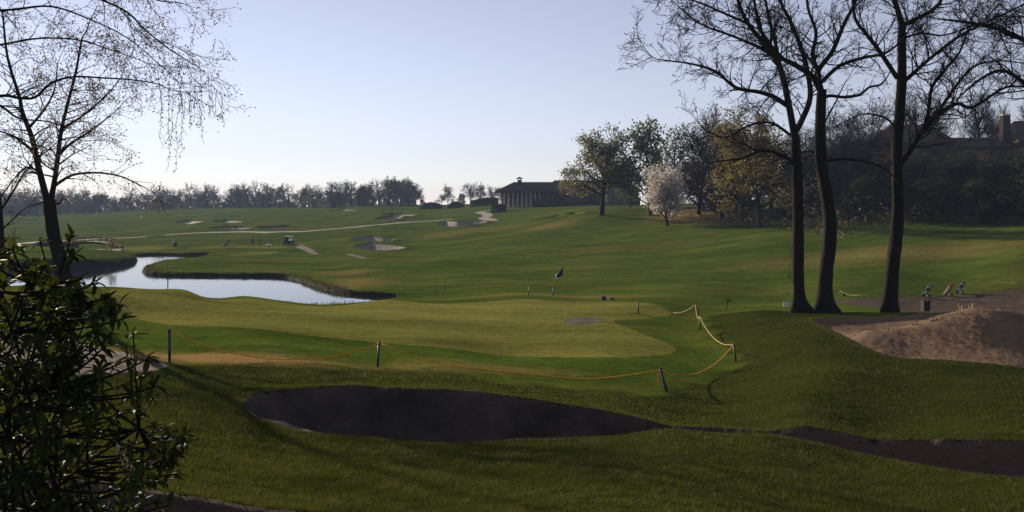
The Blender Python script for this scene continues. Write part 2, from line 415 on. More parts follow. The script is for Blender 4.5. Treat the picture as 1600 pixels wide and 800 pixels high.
# --- far bunkers, tees, paths, bare ground, all found where the photo's rays meet the slope
FB = [hits(p) for p in [
 [(548,377),(560,372),(580,371),(600,374),(618,375),(604,380),(570,379)],
 [(554,387),(575,382),(600,384),(628,387),(634,390),(610,393),(570,392)],
 [(683,351),(697,347),(715,348),(735,346.5),(762,347),(752,351),(735,354),(702,356)],
 [(834,344.5),(850,341),(876,336.5),(882,338),(862,343)],
 [(884,338),(898,334),(914,333.5),(905,336.5)],
 [(276,348),(300,344),(322,345.5),(312,349),(290,351)],
 [(332,347),(358,343.5),(388,346),(362,349.5)],
 [(326,358),(352,354),(392,354),(398,357),(368,359.5)],
 [(400,357),(428,353.5),(460,353.5),(450,357),(420,359)],
 [(512,329),(538,326.5),(562,327.5),(545,330)],
 [(586,343),(606,339),(632,340),(602,346)],
 [(596,335.5),(630,333.5),(654,336),(622,340)]]]
fbz = [Zone(p) for p in FB]
GREEN = [(172,482,43),(200,476,47),(330,470.5,50),(460,469,52.5),(600,467.5,53.5),(830,466,55.5),(950,469,55),(1020,475,51.5),(1048,484,47),(1020,492,43.5),(960,500,41),(985,512,38),(1040,530,34),(1055,545,31.5),(1000,556,28.8),(920,559,27.8),(800,556,28.5),(700,546,28.8),(640,540,29.2),(560,527,30.3),(400,514,31.5),(210,497,36)]
green = Zone(plan(GREEN))
tees = [Zone(hits(p)) for p in [[(300,386),(380,383.5),(445,385),(440,388),(380,388),(310,388.5)], [(355,398),(390,394),(432,393),(425,397),(380,400)], [(170,388),(230,385),(280,386),(270,389),(190,390)]]]
def line(pts, w):
    h = np.array(hits(pts)); return Zone(dense(h, 5), False, w)
paths = [line([(262,367),(295,364.5),(340,363),(400,362.5),(460,362),(500,359.5),(560,354.5),(600,350.5),(650,346.5),(705,343)], 1.3),
         line([(40,380),(80,377),(120,375),(165,372.5),(224,370)], 1.2),
         line([(770,345),(755,341),(762,337.5),(758,334),(749,331.5),(760,329.5),(776,328)], 1.6),
         line([(140,389),(200,388.5),(260,389)], .5),
         line([(1060,331),(1100,327),(1140,323)], .8)]
dirt = [Zone(hits(p)) for p in [[(462,386),(470,381),(477,385),(490,391),(498,397),(488,397),(474,391)], [(540,397.5),(548,396.5),(562,400),(574,404),(566,404),(552,400.5)]]]
dirt.append(Zone(plan([(1290,475,61),(1340,468,64),(1400,466,66),(1500,463,68),(1640,463,67),(1900,470,62),(1900,500,54),(1600,490,54),(1440,490,53),(1380,486,55)])))
feet = Zone([(-9, 4.8), (-5.5, 5.8), (-3.6, 6.35), (-2.2, 6.45), (-1.2, 6.3), (-.3, 6.05), (.6, 5.5), (1.6, 4.9), (3, 3.6), (4, 1.0), (2, -2.5), (-4, -2.5), (-9, 1)])
gravel = Zone(plan([(-120,545,20),(60,535,24.5),(150,540,24),(215,545,22.8),(262,572,20.8),(200,585,19),(60,600,17.5),(-120,600,17)]))
gravel2 = Zone(plan([(880,502,41),(900,498,42.3),(938,498,42.5),(944,503,41),(915,509,39.2),(893,509,39.2)]))

# longer, darker grass on this side of the rope fence and over the right hand mound
lush = Zone(plan([(-900,575,21),(100,572,21),(265,571,21.3),(420,562,22.8),(590,582,23.3),(800,606,20.6),(1040,622,21.2),(1148,580,28),(1152,560,30),(1120,530,35),(1098,505,41),(1110,492,47),(1180,489,45),(1300,489,44),(1640,492,40),(2200,500,36),(2600,700,14)]) + [(14, -6), (-16, -6)])
lush.poly = np.array(plan([(-900,575,21),(100,572,21),(265,571,21.3),(420,562,22.8),(590,582,23.3),(800,606,20.6),(1040,622,21.2),(1148,580,28),(1152,560,30),(1120,530,35),(1098,505,41),(1110,492,47),(1180,489,45),(1300,489,44),(1640,492,40),(2200,500,36),(2600,700,14)]) + [(14, -6), (-16, -6)])
def lushness(x, y): return 1 - ss(-.6, .6, lush.sdf(x, y, 9.0) + fbm(x / .7, y / .7, 71, 3) * .5)
def ground_z(x, y):
    x = np.atleast_1d(np.asarray(x, float)); y = np.atleast_1d(np.asarray(y, float))
    z = base_z(x, y)
    # near bunker: grassed lip, cut face, dished floor
    d = nb.sdf(x, y, 9)
    lipb = .10 * np.maximum(ss(13.7, 15.0, y), .95 * ss(1.6, 2.8, x) * (1 - ss(6.2, 8, x))) - .02; z = z + lipb * np.exp(-(d / .9) ** 2) * (d >= 0)
    k = d < 0
    if k.any():
        db = dseg(x[k], y[k], nb_b, False); df = dseg(x[k], y[k], nb_f, False)
        w = 1.12 - .1 * ss(2, 6, x[k]) - .42 * ss(4.5, 6.5, x[k])
        back = (.62 * ss(0, .55, db) + .95 * ss(.2, 2.4, db)) * w; fr = .16 * ss(0, .3, df) + 1.35 * ss(0.1, 4.2, df)
        dip = np.minimum(back, fr)
        z[k] += lipb[k] * np.exp(-(d[k] / .25) ** 2) - dip + fbm(x[k] / .3, y[k] / .3, 31, 3) * (.04 + .0 * ss(4, 6, x[k]))
    # dug-over sand
    d = heap.sdf(x, y, 9); k = d < 0
    if k.any():
        e = -d[k]; xx = x[k]; yy = y[k]
        dip = .22 * ss(0, .25, e) + .30 * ss(0, 2.5, e)
        u = xx - hx; v = yy - hy
        ridge = .98 * np.exp(-((u / 2.6) ** 2 + (v / 2.6) ** 2)) + .5 * np.exp(-(((u + 3.2) / 3.0) ** 2 + ((v + .2) / 1.5) ** 2)) + .5 * np.exp(-(((u - 4) / 4.0) ** 2 + ((v + 1) / 2) ** 2))
        z[k] += (-dip + ridge * ss(0, 1.2, e)) + (fbm(xx / .45, yy / .45, 41, 3) * .018 + fbm(xx / .16, yy / .16, 43, 2) * .016) * ss(.1, .8, e)
    for f in fbz:
        d = f.sdf(x, y, 9); r = np.hypot(x, y)
        z = z + .35 * np.exp(-(np.maximum(d, 0) / 2.0) ** 2) * (d < 6) - (.9 * ss(0, 1.1, -d) + .5 * ss(.5, 4, -d)) * (d < 0)
    d = pond.sdf(x, y, 30); t = ss(-.4, .45, d); lev = ZW + .45 - .3 * ss(3, 22, d)
    z = np.where(d < 1.0, (ZW - .5) * (1 - t) + np.maximum(z, lev) * t, np.where(d < 25, np.maximum(z, lev), z))
    d = feet.sdf(x, y, 9); z = z - .10 * ss(0, .25, -d) + np.where(d < 0, fbm(x / .3, y / .3, 51, 3) * .02, 0) + .03 * np.exp(-(d / .3) ** 2)
    for q in dirt + [gravel]:
        d = q.sdf(x, y, 9); z = z + np.where(d < 0, fbm(x / .6, y / .6, 61, 3) * .04, 0)
    d = gravel2.sdf(x, y, 9)
    return z
def gz(x, y): return float(ground_z(x, y)[0])
def G(px, D): x = (px - 800) / F * D; return Vector((x, D, gz(x, D)))

fine = np.linspace(-36, 36, 620); coarse = np.concatenate([np.linspace(-180, -36, 60)[:-1], fine, np.linspace(36, 180, 60)[1:]])
ang = np.radians(coarse)
rad = np.concatenate([np.geomspace(.6, 5, 40)[:-1], np.geomspace(5, 420, 520)[:-1], np.geomspace(420, 1600, 50)])
TT, RR = np.meshgrid(ang, rad); GX = (RR * np.sin(TT)).ravel(); GY = (RR * np.cos(TT)).ravel()
GZ = ground_z(GX, GY)
nc = len(ang); nrw = len(rad)
i, j = np.meshgrid(np.arange(nrw - 1), np.arange(nc - 1), indexing='ij'); a = (i * nc + j).ravel()
tri = np.concatenate([np.stack([a, a + nc, a + 1], 1), np.stack([a + 1, a + nc, a + nc + 1], 1)])[:, ::-1].copy()
VX = np.stack([GX, GY, GZ], 1)
# pinch closed at the middle
tri = np.concatenate([tri, np.stack([np.arange(nc - 1), np.arange(1, nc), np.full(nc - 1, len(VX))], 1)[:, ::-1]]); VX = np.vstack([VX, [0, 0, float(ground_z(0, 0)[0])]])

def split(V, T, sd):
    s = sd(V[:, 0], V[:, 1]); s[np.abs(s) < 1e-6] = 1e-6
    ins = s < 0; c = ins[T].sum(1)
    zone = [T[c == 3]]; rest = [T[c == 0]]; newV = [V]; base = len(V)
    for cnt, lone_in in ((1, True), (2, False)):
        m = T[c == cnt]
        if not len(m): continue
        f = ins[m] == lone_in; k = f.argmax(1); rows = np.arange(len(m))
        A_ = m[rows, k]; B_ = m[rows, (k + 1) % 3]; C_ = m[rows, (k + 2) % 3]
        e = np.concatenate([np.stack([A_, B_], 1), np.stack([A_, C_], 1)]); es = np.sort(e, 1)
        u, inv = np.unique(es, axis=0, return_inverse=True); inv = inv.ravel()
        t = (s[u[:, 0]] / (s[u[:, 0]] - s[u[:, 1]]))[:, None]
        nv = V[u[:, 0]] * (1 - t) + V[u[:, 1]] * t; nv[:, 2] = ground_z(nv[:, 0], nv[:, 1]); newV.append(nv)
        p = base + inv[:len(m)]; q = base + inv[len(m):]; base += len(u)
        one = np.stack([A_, p, q], 1); two = np.concatenate([np.stack([p, B_, C_], 1), np.stack([p, C_, q], 1)])
        (zone if lone_in else rest).append(one); (rest if lone_in else zone).append(two)
    return np.vstack(newV), np.concatenate(rest), np.concatenate(zone)
def dryness(x, y):
    def blob(px, D, sx, sy): cx = (px - 800) / F * D; return np.exp(-(((x - cx) / sx) ** 2 + ((y - D) / sy) ** 2))
    d = np.maximum.reduce([blob(330, 23.0, 3.6, 1.5) * 1.2, blob(150, 22.5, 3.5, 2.2), blob(470, 23.3, 2.6, 1.0) * .7, blob(720, 24, 5, 2.2) * .55, blob(900, 65, 14, 5) * .5,
                           blob(1400, 92, 24, 9) * .55, blob(980, 122, 20, 10) * .4, blob(760, 185, 14, 14) * .5, blob(1100, 165, 14, 20) * .8, blob(700, 180, 10, 14) * .5, blob(540, 100, 6, 6) * .6,
                           blob(560, 86, 5, 9) * .6, blob(240, 50, 3, 2) * .6, blob(860, 170, 8, 8) * .6])
    return d
def attrs(me, V):
    x, y = V[:, 0], V[:, 1]; d = dryness(x, y)
    at = me.attributes.new('dry', 'FLOAT', 'POINT'); at.data.foreach_set('value', d.astype(np.float32))
    lu = lushness(x, y)
    at = me.attributes.new('lush', 'FLOAT', 'POINT'); at.data.foreach_set('value', lu.astype(np.float32))
def emit(name, V, T, mat, shared=None, kind='structure'):
    u, inv = np.unique(T, return_inverse=True); V2 = V[u]
    me = mesh(name, V2, [inv.reshape(-1, 3)], [mat], True); attrs(me, V2); o = link(name, me, None, kind); return o
def takezone(name, zs, mat):
    global VX, tri
    if not isinstance(zs, list): zs = [zs]
    for z in zs:
        VX, tri, zt = split(VX, tri, lambda x, y: z.sdf(x, y, 9.0))
        if len(zt): emit(name, VX, zt, mat)
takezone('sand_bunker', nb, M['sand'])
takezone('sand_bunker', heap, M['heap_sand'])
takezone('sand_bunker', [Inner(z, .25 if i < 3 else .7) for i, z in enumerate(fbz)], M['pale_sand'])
takezone('bare_earth', dirt + [feet], M['dirt'])
takezone('gravel_patch', [gravel, gravel2], M['gravel'])
class Rim:
    def sdf(s, x, y, far): return pond.sdf(x, y, 30.0) - .25 - .2 * fbm(x / 1.5, y / 1.5, 91, 2)
takezone('pond_bank', Rim(), M['bank'])
takezone('putting_green', green, M['green'])
takezone('tee', tees, M['tee'])
takezone('path', paths, M['path'])
ground = emit('ground', VX, tri, M['rough'])
b = pond.poly
bmw = bmesh.new(); bmw.faces.new([bmw.verts.new((x, y, ZW)) for x, y in b]); bmesh.ops.triangulate(bmw, faces=bmw.faces[:])
me = bpy.data.meshes.new('pond'); bmw.to_mesh(me); bmw.free(); me.materials.append(M['water'])
if me.polygons[0].normal.z < 0: me.flip_normals()
link('pond', me, None, 'structure')
# ------------------------------------------------------------------ trees: builders
def rperp(d, g):
    a = d.cross(Vector((g.uniform(-1, 1), g.uniform(-1, 1), g.uniform(-1, 1))))
    return a.normalized() if a.length > 1e-4 else Vector((1, 0, 0))
def grow(S_, tips, p, d, L, r, lv, o, g):
    """one shoot with side shoots; S_ collects (p, q, r0, r1)"""
    n = max(2, int(round(L / o['step'][min(lv, len(o['step']) - 1)]))); sg = L / n; rr = r; rm = o['rmin']
    for i in range(n):
        d = (d + rperp(d, g) * g.uniform(0, o['wig']) + Vector((0, 0, o['up'][min(lv, len(o['up']) - 1)]))).normalized()
        q = p + d * sg; r2 = max(rm, r * (1 - .8 * (i + 1) / n)); S_.append((p, q, rr, r2)); p = q; rr = r2
        if lv < o['max'] and (i > 0 or lv > 0):
            k = o['kids'][min(lv, len(o['kids']) - 1)]; m = int(k) + (g.random() < k - int(k))
            for _ in range(m):
                a = g.uniform(*o['ang']); cd = (d * math.cos(a) + rperp(d, g) * math.sin(a)).normalized()
                grow(S_, tips, p, cd, L * g.uniform(*o['len']) * (1 - .4 * i / n), max(rm, rr * .72), lv + 1, o, g)
    tips.append((p, d))
def prisms(S_, n=3):
    """all shoots as tapered prisms"""
    if not S_: return np.zeros((0, 3)), np.zeros((0, 4), int)
    a = np.array([[*s[0], *s[1], s[2], s[3]] for s in S_]); p = a[:, :3]; q = a[:, 3:6]; d = q - p
    d /= np.maximum(np.linalg.norm(d, axis=1, keepdims=True), 1e-9)
    ref = np.where(np.abs(d[:, 2:3]) < .8, [[0, 0, 1.]], [[1., 0, 0]]); u = np.cross(d, ref); u /= np.linalg.norm(u, axis=1, keepdims=True); w = np.cross(d, u)
    V = []
    for c, r in ((p - d * a[:, 6:7] * .3, a[:, 6:7]), (q + d * a[:, 7:8] * .3, a[:, 7:8])):
        for k in range(n):
            t = 2 * math.pi * k / n; V.append(c + (u * math.cos(t) + w * math.sin(t)) * r)
    V = np.stack(V, 1).reshape(-1, 3); b = np.arange(len(a))[:, None] * 2 * n
    Q = np.concatenate([b + np.array([[k, (k + 1) % n, n + (k + 1) % n, n + k]]) for k in range(n)])
    return V, Q
def leafquads(pts, size, rng, droop=.0, asp=.6, spread=.3, per=1):
    pts = np.repeat(np.asarray(pts, float), per, 0); n = len(pts)
    c = pts + rng.normal(0, spread, (n, 3))
    a = rng.normal(0, 1, (n, 3)); a[:, 2] -= droop; a /= np.linalg.norm(a, axis=1, keepdims=True)
    b = np.cross(a, rng.normal(0, 1, (n, 3))); b /= np.linalg.norm(b, axis=1, keepdims=True)
    s = size * rng.uniform(.55, 1.35, (n, 1)); h = s * asp * .5; nn = np.cross(a, b)
    V = np.stack([c, c + a * s * .5 + b * h + nn * s * .08, c + a * s, c + a * s * .5 - b * h + nn * s * .08], 1).reshape(-1, 3)
    Q = np.arange(4 * n).reshape(-1, 4); return V, Q, np.repeat(rng.random(n), 4)
def tint(me, vals):
    at = me.attributes.new('tint', 'FLOAT', 'POINT'); at.data.foreach_set('value', np.asarray(vals, np.float32))
def leafmesh(name, pts, size, rng, mat, **k):
    V, Q, t = leafquads(pts, size, rng, **k); me = mesh(name, V, [Q], [mat]); tint(me, t); return me
def smoothpts(p, sub=4): return [Vector(v) for v in dense(np.array([list(v) for v in p]), sub)]
def limb_pts(px, D, off=(0, 0), sub=4):
    n = len(px); return smoothpts([P(x, y, D + off[0] + (off[1] - off[0]) * i / (n - 1)) for i, (x, y) in enumerate(px)], sub)

def bigtree(label, D, trunk, limbs, o, seed, bark, group=None, leaf=None, name='bare_tree', along=.34, cat='tree', tipleaf=1):
    """trunk: [(px, py, width px)]; limbs: [(points px, w0, w1, depth start, depth end, side shoot length, kids)]"""
    g = random.Random(seed); rng = np.random.default_rng(seed)
    b = P(trunk[0][0], trunk[0][1], D)
    t = thing(name, label, cat, (b.x, b.y, gz(b.x, b.y)), group=group)
    inv = -Vector(t.location)
    pts = smoothpts([P(x, y, D) for x, y, w in trunk], 9)
    pts = [Vector((b.x + (b.x - pts[1].x) * .2, b.y, gz(b.x, b.y) - .3))] + pts
    wid = np.interp(np.linspace(0, len(trunk) - 1, len(pts) - 1), np.arange(len(trunk)), [w for _, _, w in trunk]) / F * D / 2 * .88
    wid = [wid[0] * 1.35] + list(wid)
    m = MB(); m.tube([p + inv for p in pts], wid, 20)
    ax_ = np.array([list(p + inv) for p in pts]); VV = np.array([list(v) for v in m.V]); nn_ = len(pts) * 20; c_ = np.repeat(ax_, 20, 0); dv = VV[:nn_] - c_; an_ = np.tile(np.arange(20) * 2 * math.pi / 20, len(pts)); hh_ = c_[:, 2] - .15
    f_ = 1 + .10 * fbm(an_ * 2.2 + seed, hh_ * 1.1, 7, 3) + .05 * fbm(an_ * 6, hh_ * .6, 17, 2) + (.30 + .26 * np.cos(an_ * 5 + seed)) * np.exp(-np.maximum(hh_, 0) / .35)
    m.V = [tuple(v) for v in np.vstack([c_ + dv * f_[:, None], VV[nn_:]])]; tr = m.build('trunk', bark, t, True)
    S_, tips, lm = [], [], MB()
    for L in limbs:
        px, w0, w1, d0, d1, sl, kd = L
        q = limb_pts(px, D, (d0, d1)); w = [max(.012, w0 + (w1 - w0) * i / (len(q) - 1)) / F * D / 2 for i in range(len(q))]
        lm.tube([p + inv for p in q], w, 7)
        acc = 0
        for i in range(1, len(q)):
            e = q[i] - q[i - 1]; acc += e.length
            while acc > along:
                acc -= along * g.uniform(.7, 1.3); dd = e.normalized(); f = i / (len(q) - 1)
                if f < .12: continue
                for _ in range(int(kd) + (g.random() < kd - int(kd))):
                    a = g.uniform(.5, 1.2); cd = (dd * math.cos(a) + rperp(dd, g) * math.sin(a)).normalized()
                    grow(S_, tips, q[i] + inv, cd, sl * g.uniform(.5, 1.2) * (1 - .35 * f), max(o['rmin'], w[i] * .5 if w[i] < .1 else .05), 0, o, g)
        grow(S_, tips, q[-1] + inv, (q[-1] - q[-2]).normalized(), sl * 1.1, max(o['rmin'], w[-1]), 0, o, g)
    V, Q = prisms(S_, 3); n0 = len(lm.V)
    me = mesh('crown', np.vstack([np.array([list(v) for v in lm.V]).reshape(-1, 3), V]), [np.array(lm.T).reshape(-1, 3), np.concatenate([np.array(lm.Q).reshape(-1, 4), Q + n0])], [bark], False)
    cr = link('crown', me, t)
    if leaf:
        mat, size, frac, kw = leaf
        pp = np.array([list(p) for p, d in tips]); pp = pp[rng.random(len(pp)) < frac]
        link('leaves', leafmesh('leaves', pp, size, rng, mat, **kw), t)['kind'] = 'stuff'
    return t, len(S_), len(tips)

# --- the three tall bare trees and the one reaching in from the right
OB = dict(step=(.36, .22, .17), wig=.34, up=(.05, .03, .0), max=3, kids=(1.35, 1.15, .9), ang=(.45, 1.1), len=(.36, .62), rmin=.0095)
T1 = [([(1242,214),(1231,156),(1219,106),(1200,75),(1169,37),(1153,0),(1140,-60)],11.2,4.0,0,-1.5,2.3,1.1),
 ([(1243,205),(1253,187),(1266,150),(1259,100),(1247,62),(1231,25),(1219,0),(1205,-70)],10.3,4.0,0,1.5,2.0,1.1),
 ([(1232,166),(1210,152),(1187,144),(1150,137),(1119,112),(1081,100),(1037,94)],8.6,2.0,0,-3,2.2,1.4),
 ([(1210,88),(1190,76),(1175,69),(1144,56),(1094,37),(1060,10)],6.9,2.0,0,1,2.2,1.4),
 ([(1219,106),(1212,70),(1205,40),(1196,0),(1190,-50)],6.9,3.2,0,3,2.2,1.2),
 ([(1169,37),(1130,20),(1095,5),(1050,-10)],4.3,2.0,-1,-4,2.2,1.3),
 ([(1245,262),(1228,246),(1192,235),(1160,247),(1121,252)],6.9,2.0,0,-3,1.7,1.3),
 ([(1246,292),(1222,286),(1195,291)],4.3,1.6,0,2,1.2,1.2),
 ([(1240,215),(1205,192),(1170,196),(1135,215),(1105,205)],5.2,1.6,0,3,2.0,1.4),
 ([(1247,340),(1236,400),(1232,440)],1.0,0.5,0,-.5,.5,.8)]
T2 = [([(1284,146),(1269,119),(1240,100),(1219,88),(1190,50),(1180,10),(1172,-40)],10.3,3.2,0,-2,2.0,1.1),
 ([(1283,140),(1278,112),(1300,81),(1319,37),(1337,0),(1350,-60)],9.5,4.0,0,1.5,2.0,1.1),
 ([(1281,120),(1270,85),(1275,50),(1262,10),(1258,-50)],7.7,3.2,0,2,2.0,1.2),
 ([(1284,128),(1312,103),(1350,90),(1381,84),(1406,66),(1425,40)],6.9,2.0,0,-2.5,1.9,1.3),
 ([(1281,160),(1294,150),(1320,152),(1343,148),(1359,136),(1375,133),(1385,122)],6.0,2.4,0,-2,.9,.9),
 ([(1283,200),(1300,170),(1320,130)],3.4,1.6,0,1,1.3,1.2),
 ([(1287,252),(1310,249),(1344,251),(1380,262),(1405,285)],5.2,1.6,0,-2,1.1,1.2),
 ([(1284,236),(1262,237),(1235,240),(1205,255)],4.3,1.6,0,2,1.2,1.2)]
T3 = [([(1409,40),(1400,8),(1383,-30),(1370,-80)],9.5,4.0,0,-1,2.0,1.1),
 ([(1409,40),(1431,30),(1462,12),(1475,-10),(1490,-50)],8.6,3.2,0,1,2.0,1.1),
 ([(1402,122),(1375,81),(1356,56),(1337,31),(1332,0),(1325,-40)],7.7,2.4,0,-2,2.0,1.2),
 ([(1409,130),(1430,112),(1450,94),(1500,56),(1562,25),(1615,0)],7.7,2.4,0,2,2.3,1.4),
 ([(1403,262),(1416,245),(1437,212),(1450,181),(1456,137),(1480,105),(1500,80),(1512,45)],8.6,2.4,0,-2,2.2,1.4),
 ([(1443,205),(1460,185),(1494,162),(1519,168),(1562,141),(1587,135),(1640,140)],6.9,2.4,-1,-3,2.0,1.4),
 ([(1455,190),(1490,140),(1520,105),(1560,95),(1610,100)],5.2,1.6,-1,1,2.0,1.5),
 ([(1401,205),(1385,185),(1350,178),(1320,190)],4.3,1.6,0,2,1.5,1.3),
 ([(1409,60),(1440,52),(1475,55),(1520,40)],4.3,1.6,0,-1,2,1.4)]
T4 = [([(1648,120),(1610,70),(1560,45),(1510,35),(1470,30)],9.5,2.4,0,-3,2.2,1.5),
 ([(1645,180),(1600,130),(1565,110),(1530,125),(1500,150)],7.7,2.4,0,-2,2.0,1.5),
 ([(1648,60),(1618,20),(1595,-15),(1580,-60)],12.0,4.8,0,-1,2.2,1.2),
 ([(1646,40),(1620,-10),(1560,-20),(1500,-10)],6.9,2.4,0,2,2.2,1.5)]
_g = 'tall bare trees beside the dug-over bunker'
bigtree('slender bare tree with forked trunk, left of the close pair by the green', 41, [(1250,488,30),(1248,455,20),(1247,375,19),(1246,281,17),(1242,210,15)], T1, OB, 3, M['bark'], _g)
bigtree('thickest bare tree with flared foot, right of the close pair', 41.5, [(1290,488,34),(1289,460,26),(1291,425,23),(1297,350,22),(1284,262,20),(1281,206,18),(1284,140,15)], T2, OB, 4, M['bark'], _g)
bigtree('tall bare tree standing alone at the back edge of the sandy bunker', 41, [(1390,488,25),(1394,430,22),(1397,400,22),(1403,337,20),(1401,262,18),(1403,206,17),(1409,125,16),(1409,37,13)], T3, OB, 5, M['bark'], _g)
bigtree('bare tree whose boughs reach in from the right edge above the sand', 40, [(1660,500,28),(1655,400,24),(1650,250,22),(1648,120,18),(1648,40,15)], T4, OB, 6, M['bark'], _g)

# --- left: tree with forked trunk by the pond, and one leaning in from outside the frame
OL = dict(step=(.38, .24, .18), wig=.42, up=(.0, -.02, -.03), max=3, kids=(1.1, .9, .6), ang=(.4, 1.1), len=(.36, .62), rmin=.0085)
B1 = [([(75,318),(60,260),(50,215),(35,175),(30,150),(12,90),(5,30)],10.5,2.8,0,1,1.9,1.3),
 ([(80,312),(85,285),(90,250),(95,210),(105,165),(118,115),(128,60)],9.0,2.8,0,-1,1.8,1.3),
 ([(86,290),(102,279),(120,272),(155,270),(190,276),(222,291)],5.2,1.8,0,-1,1.3,1.2),
 ([(94,240),(108,226),(125,215),(148,200),(168,184),(185,170)],4.5,1.4,0,1.5,1.4,1.4),
 ([(56,240),(35,222),(10,208),(-20,200)],4.5,1.4,0,-1,1.5,1.3),
 ([(45,200),(70,170),(85,140),(90,100)],4.5,1.4,0,2,1.6,1.4),
 ([(62,268),(40,262),(18,285),(0,310)],3.8,1.4,0,-2,1.3,1.4),
 ([(98,200),(130,180),(165,150),(190,120)],3.8,1.4,0,-2,1.5,1.4),
 ([(79,318),(92,318),(97,312)],4.5,2.1,0,0,.2,.3)]
bigtree('dark tree with crooked forked trunk on the bank left of the pond', 36, [(108,462,32),(103,448,26),(95,410,23),(85,370,21),(79,330,19),(77,312,18)], B1, OL, 8, M['birchbark'], None, (M['brownleaf'], .095, .9, dict(spread=.16, per=3, asp=.55)), name='budding_tree', along=.30)
OW = dict(step=(.13, .085, .07), wig=.35, up=(-.02, -.09, -.14), max=2, kids=(1.3, 1.0), ang=(.4, 1.1), len=(.38, .7), rmin=.0027)
B2 = [([(-60,170),(0,150),(30,153),(55,152),(80,130),(115,120),(165,122),(210,125),(245,131),(268,141)],5.4,1.2,0.00,-0.65,0.59,1.15),
 ([(-60,140),(0,165),(30,185),(75,190),(120,205)],4.8,1.2,0.00,0.65,0.53,1.15),
 ([(-60,190),(0,205),(40,220),(80,235)],3.6,1.2,0.00,-0.65,0.53,1.15),
 ([(60,-40),(160,0),(200,20),(225,45),(258,72),(285,90),(308,104)],4.2,0.9,0.00,-0.39,0.66,1.72),
 ([(100,-60),(200,-20),(245,0),(280,4),(298,10)],3.6,0.9,0.00,0.52,0.59,1.38),
 ([(-60,80),(0,70),(60,60),(120,62),(180,80),(235,100)],4.2,1.2,0.00,0.98,0.59,1.38),
 ([(-60,20),(20,15),(80,10),(140,30),(200,60),(260,110)],4.2,1.1,0.00,-0.78,0.59,1.38)]
t, a, b_ = bigtree('leafing tree whose long drooping twigs hang in from the left edge', 11, [(-380,760,50),(-330,560,42),(-260,380,38),(-180,200,34),(-100,60,28),(-60,-60,18)], B2, OW, 12, M['birchbark'], None, (M['brownleaf'], .032, .9, dict(spread=.04, per=3, asp=.5, droop=.8)), name='weeping_tree', along=.15)
# long hanging strings of catkins off the drooping boughs
g = random.Random(5); HS = []; HT = []
for px, y0, y1 in [(238,130,170),(248,130,215),(262,130,222),(262,100,160),(274,110,262),(283,120,270),(290,150,235),(297,110,200),(305,115,190),(316,118,213),(325,110,180),(332,112,165),(220,125,180),(212,126,160),(342,110,120),(335,60,85),(318,30,52),(305,20,75),(280,75,120),(255,60,110),(300,60,100)]:
    D = 11 + g.uniform(-.7, .4); n = max(3, int((y1 - y0) / 9)); x = px
    prev = P(px, y0, D)
    for k in range(1, n + 1):
        x += g.uniform(-2.6, 2.2); q = P(x, y0 + (y1 - y0) * k / n, D); HS.append((prev, q, .0030, .0025))
        for _ in range(3): HT.append(list(prev.lerp(q, g.random())))
        if g.random() < .5:
            e = q + Vector((g.uniform(-.08, .08), g.uniform(-.07, .07), -g.uniform(.03, .13))); HS.append((q, e, .0026, .0023)); HT.append(list(e))
        prev = q
V, Q = prisms(HS, 3); off = np.array(t.location)
link('twigs', mesh('twigs', V - off, [Q], [M['birchbark']]), t)['kind'] = 'stuff'
link('leaves', leafmesh('leaves', np.array(HT) - off, .034, nr, M['brownleaf'], droop=1.2, spread=.012, asp=.45), t)['kind'] = 'stuff'
OE = dict(step=(.3, .2, .16), wig=.5, up=(.02, -.02, -.02), max=2, kids=(1.1, .9), ang=(.4, 1.1), len=(.35, .6), rmin=.008)
bigtree('thin bare tree at the left edge of the photo behind the bush', 30, [(-2,470,12),(2,400,10),(0,330,8),(-6,280,6)], [([(0,330),(20,300),(38,270),(55,250)],4,1.5,0,1,1.0,1.5), ([(-2,310),(-15,260),(-10,210)],4,1.5,0,-1,1.0,1.5), ([(1,360),(18,345),(40,325),(62,318)],3,1.2,0,-1,.8,1.5), ([(1,385),(15,372),(26,373)],3,1.2,0,-1,.5,1)], OE, 15, M['birchbark'], None, name='bare_tree', along=.35)

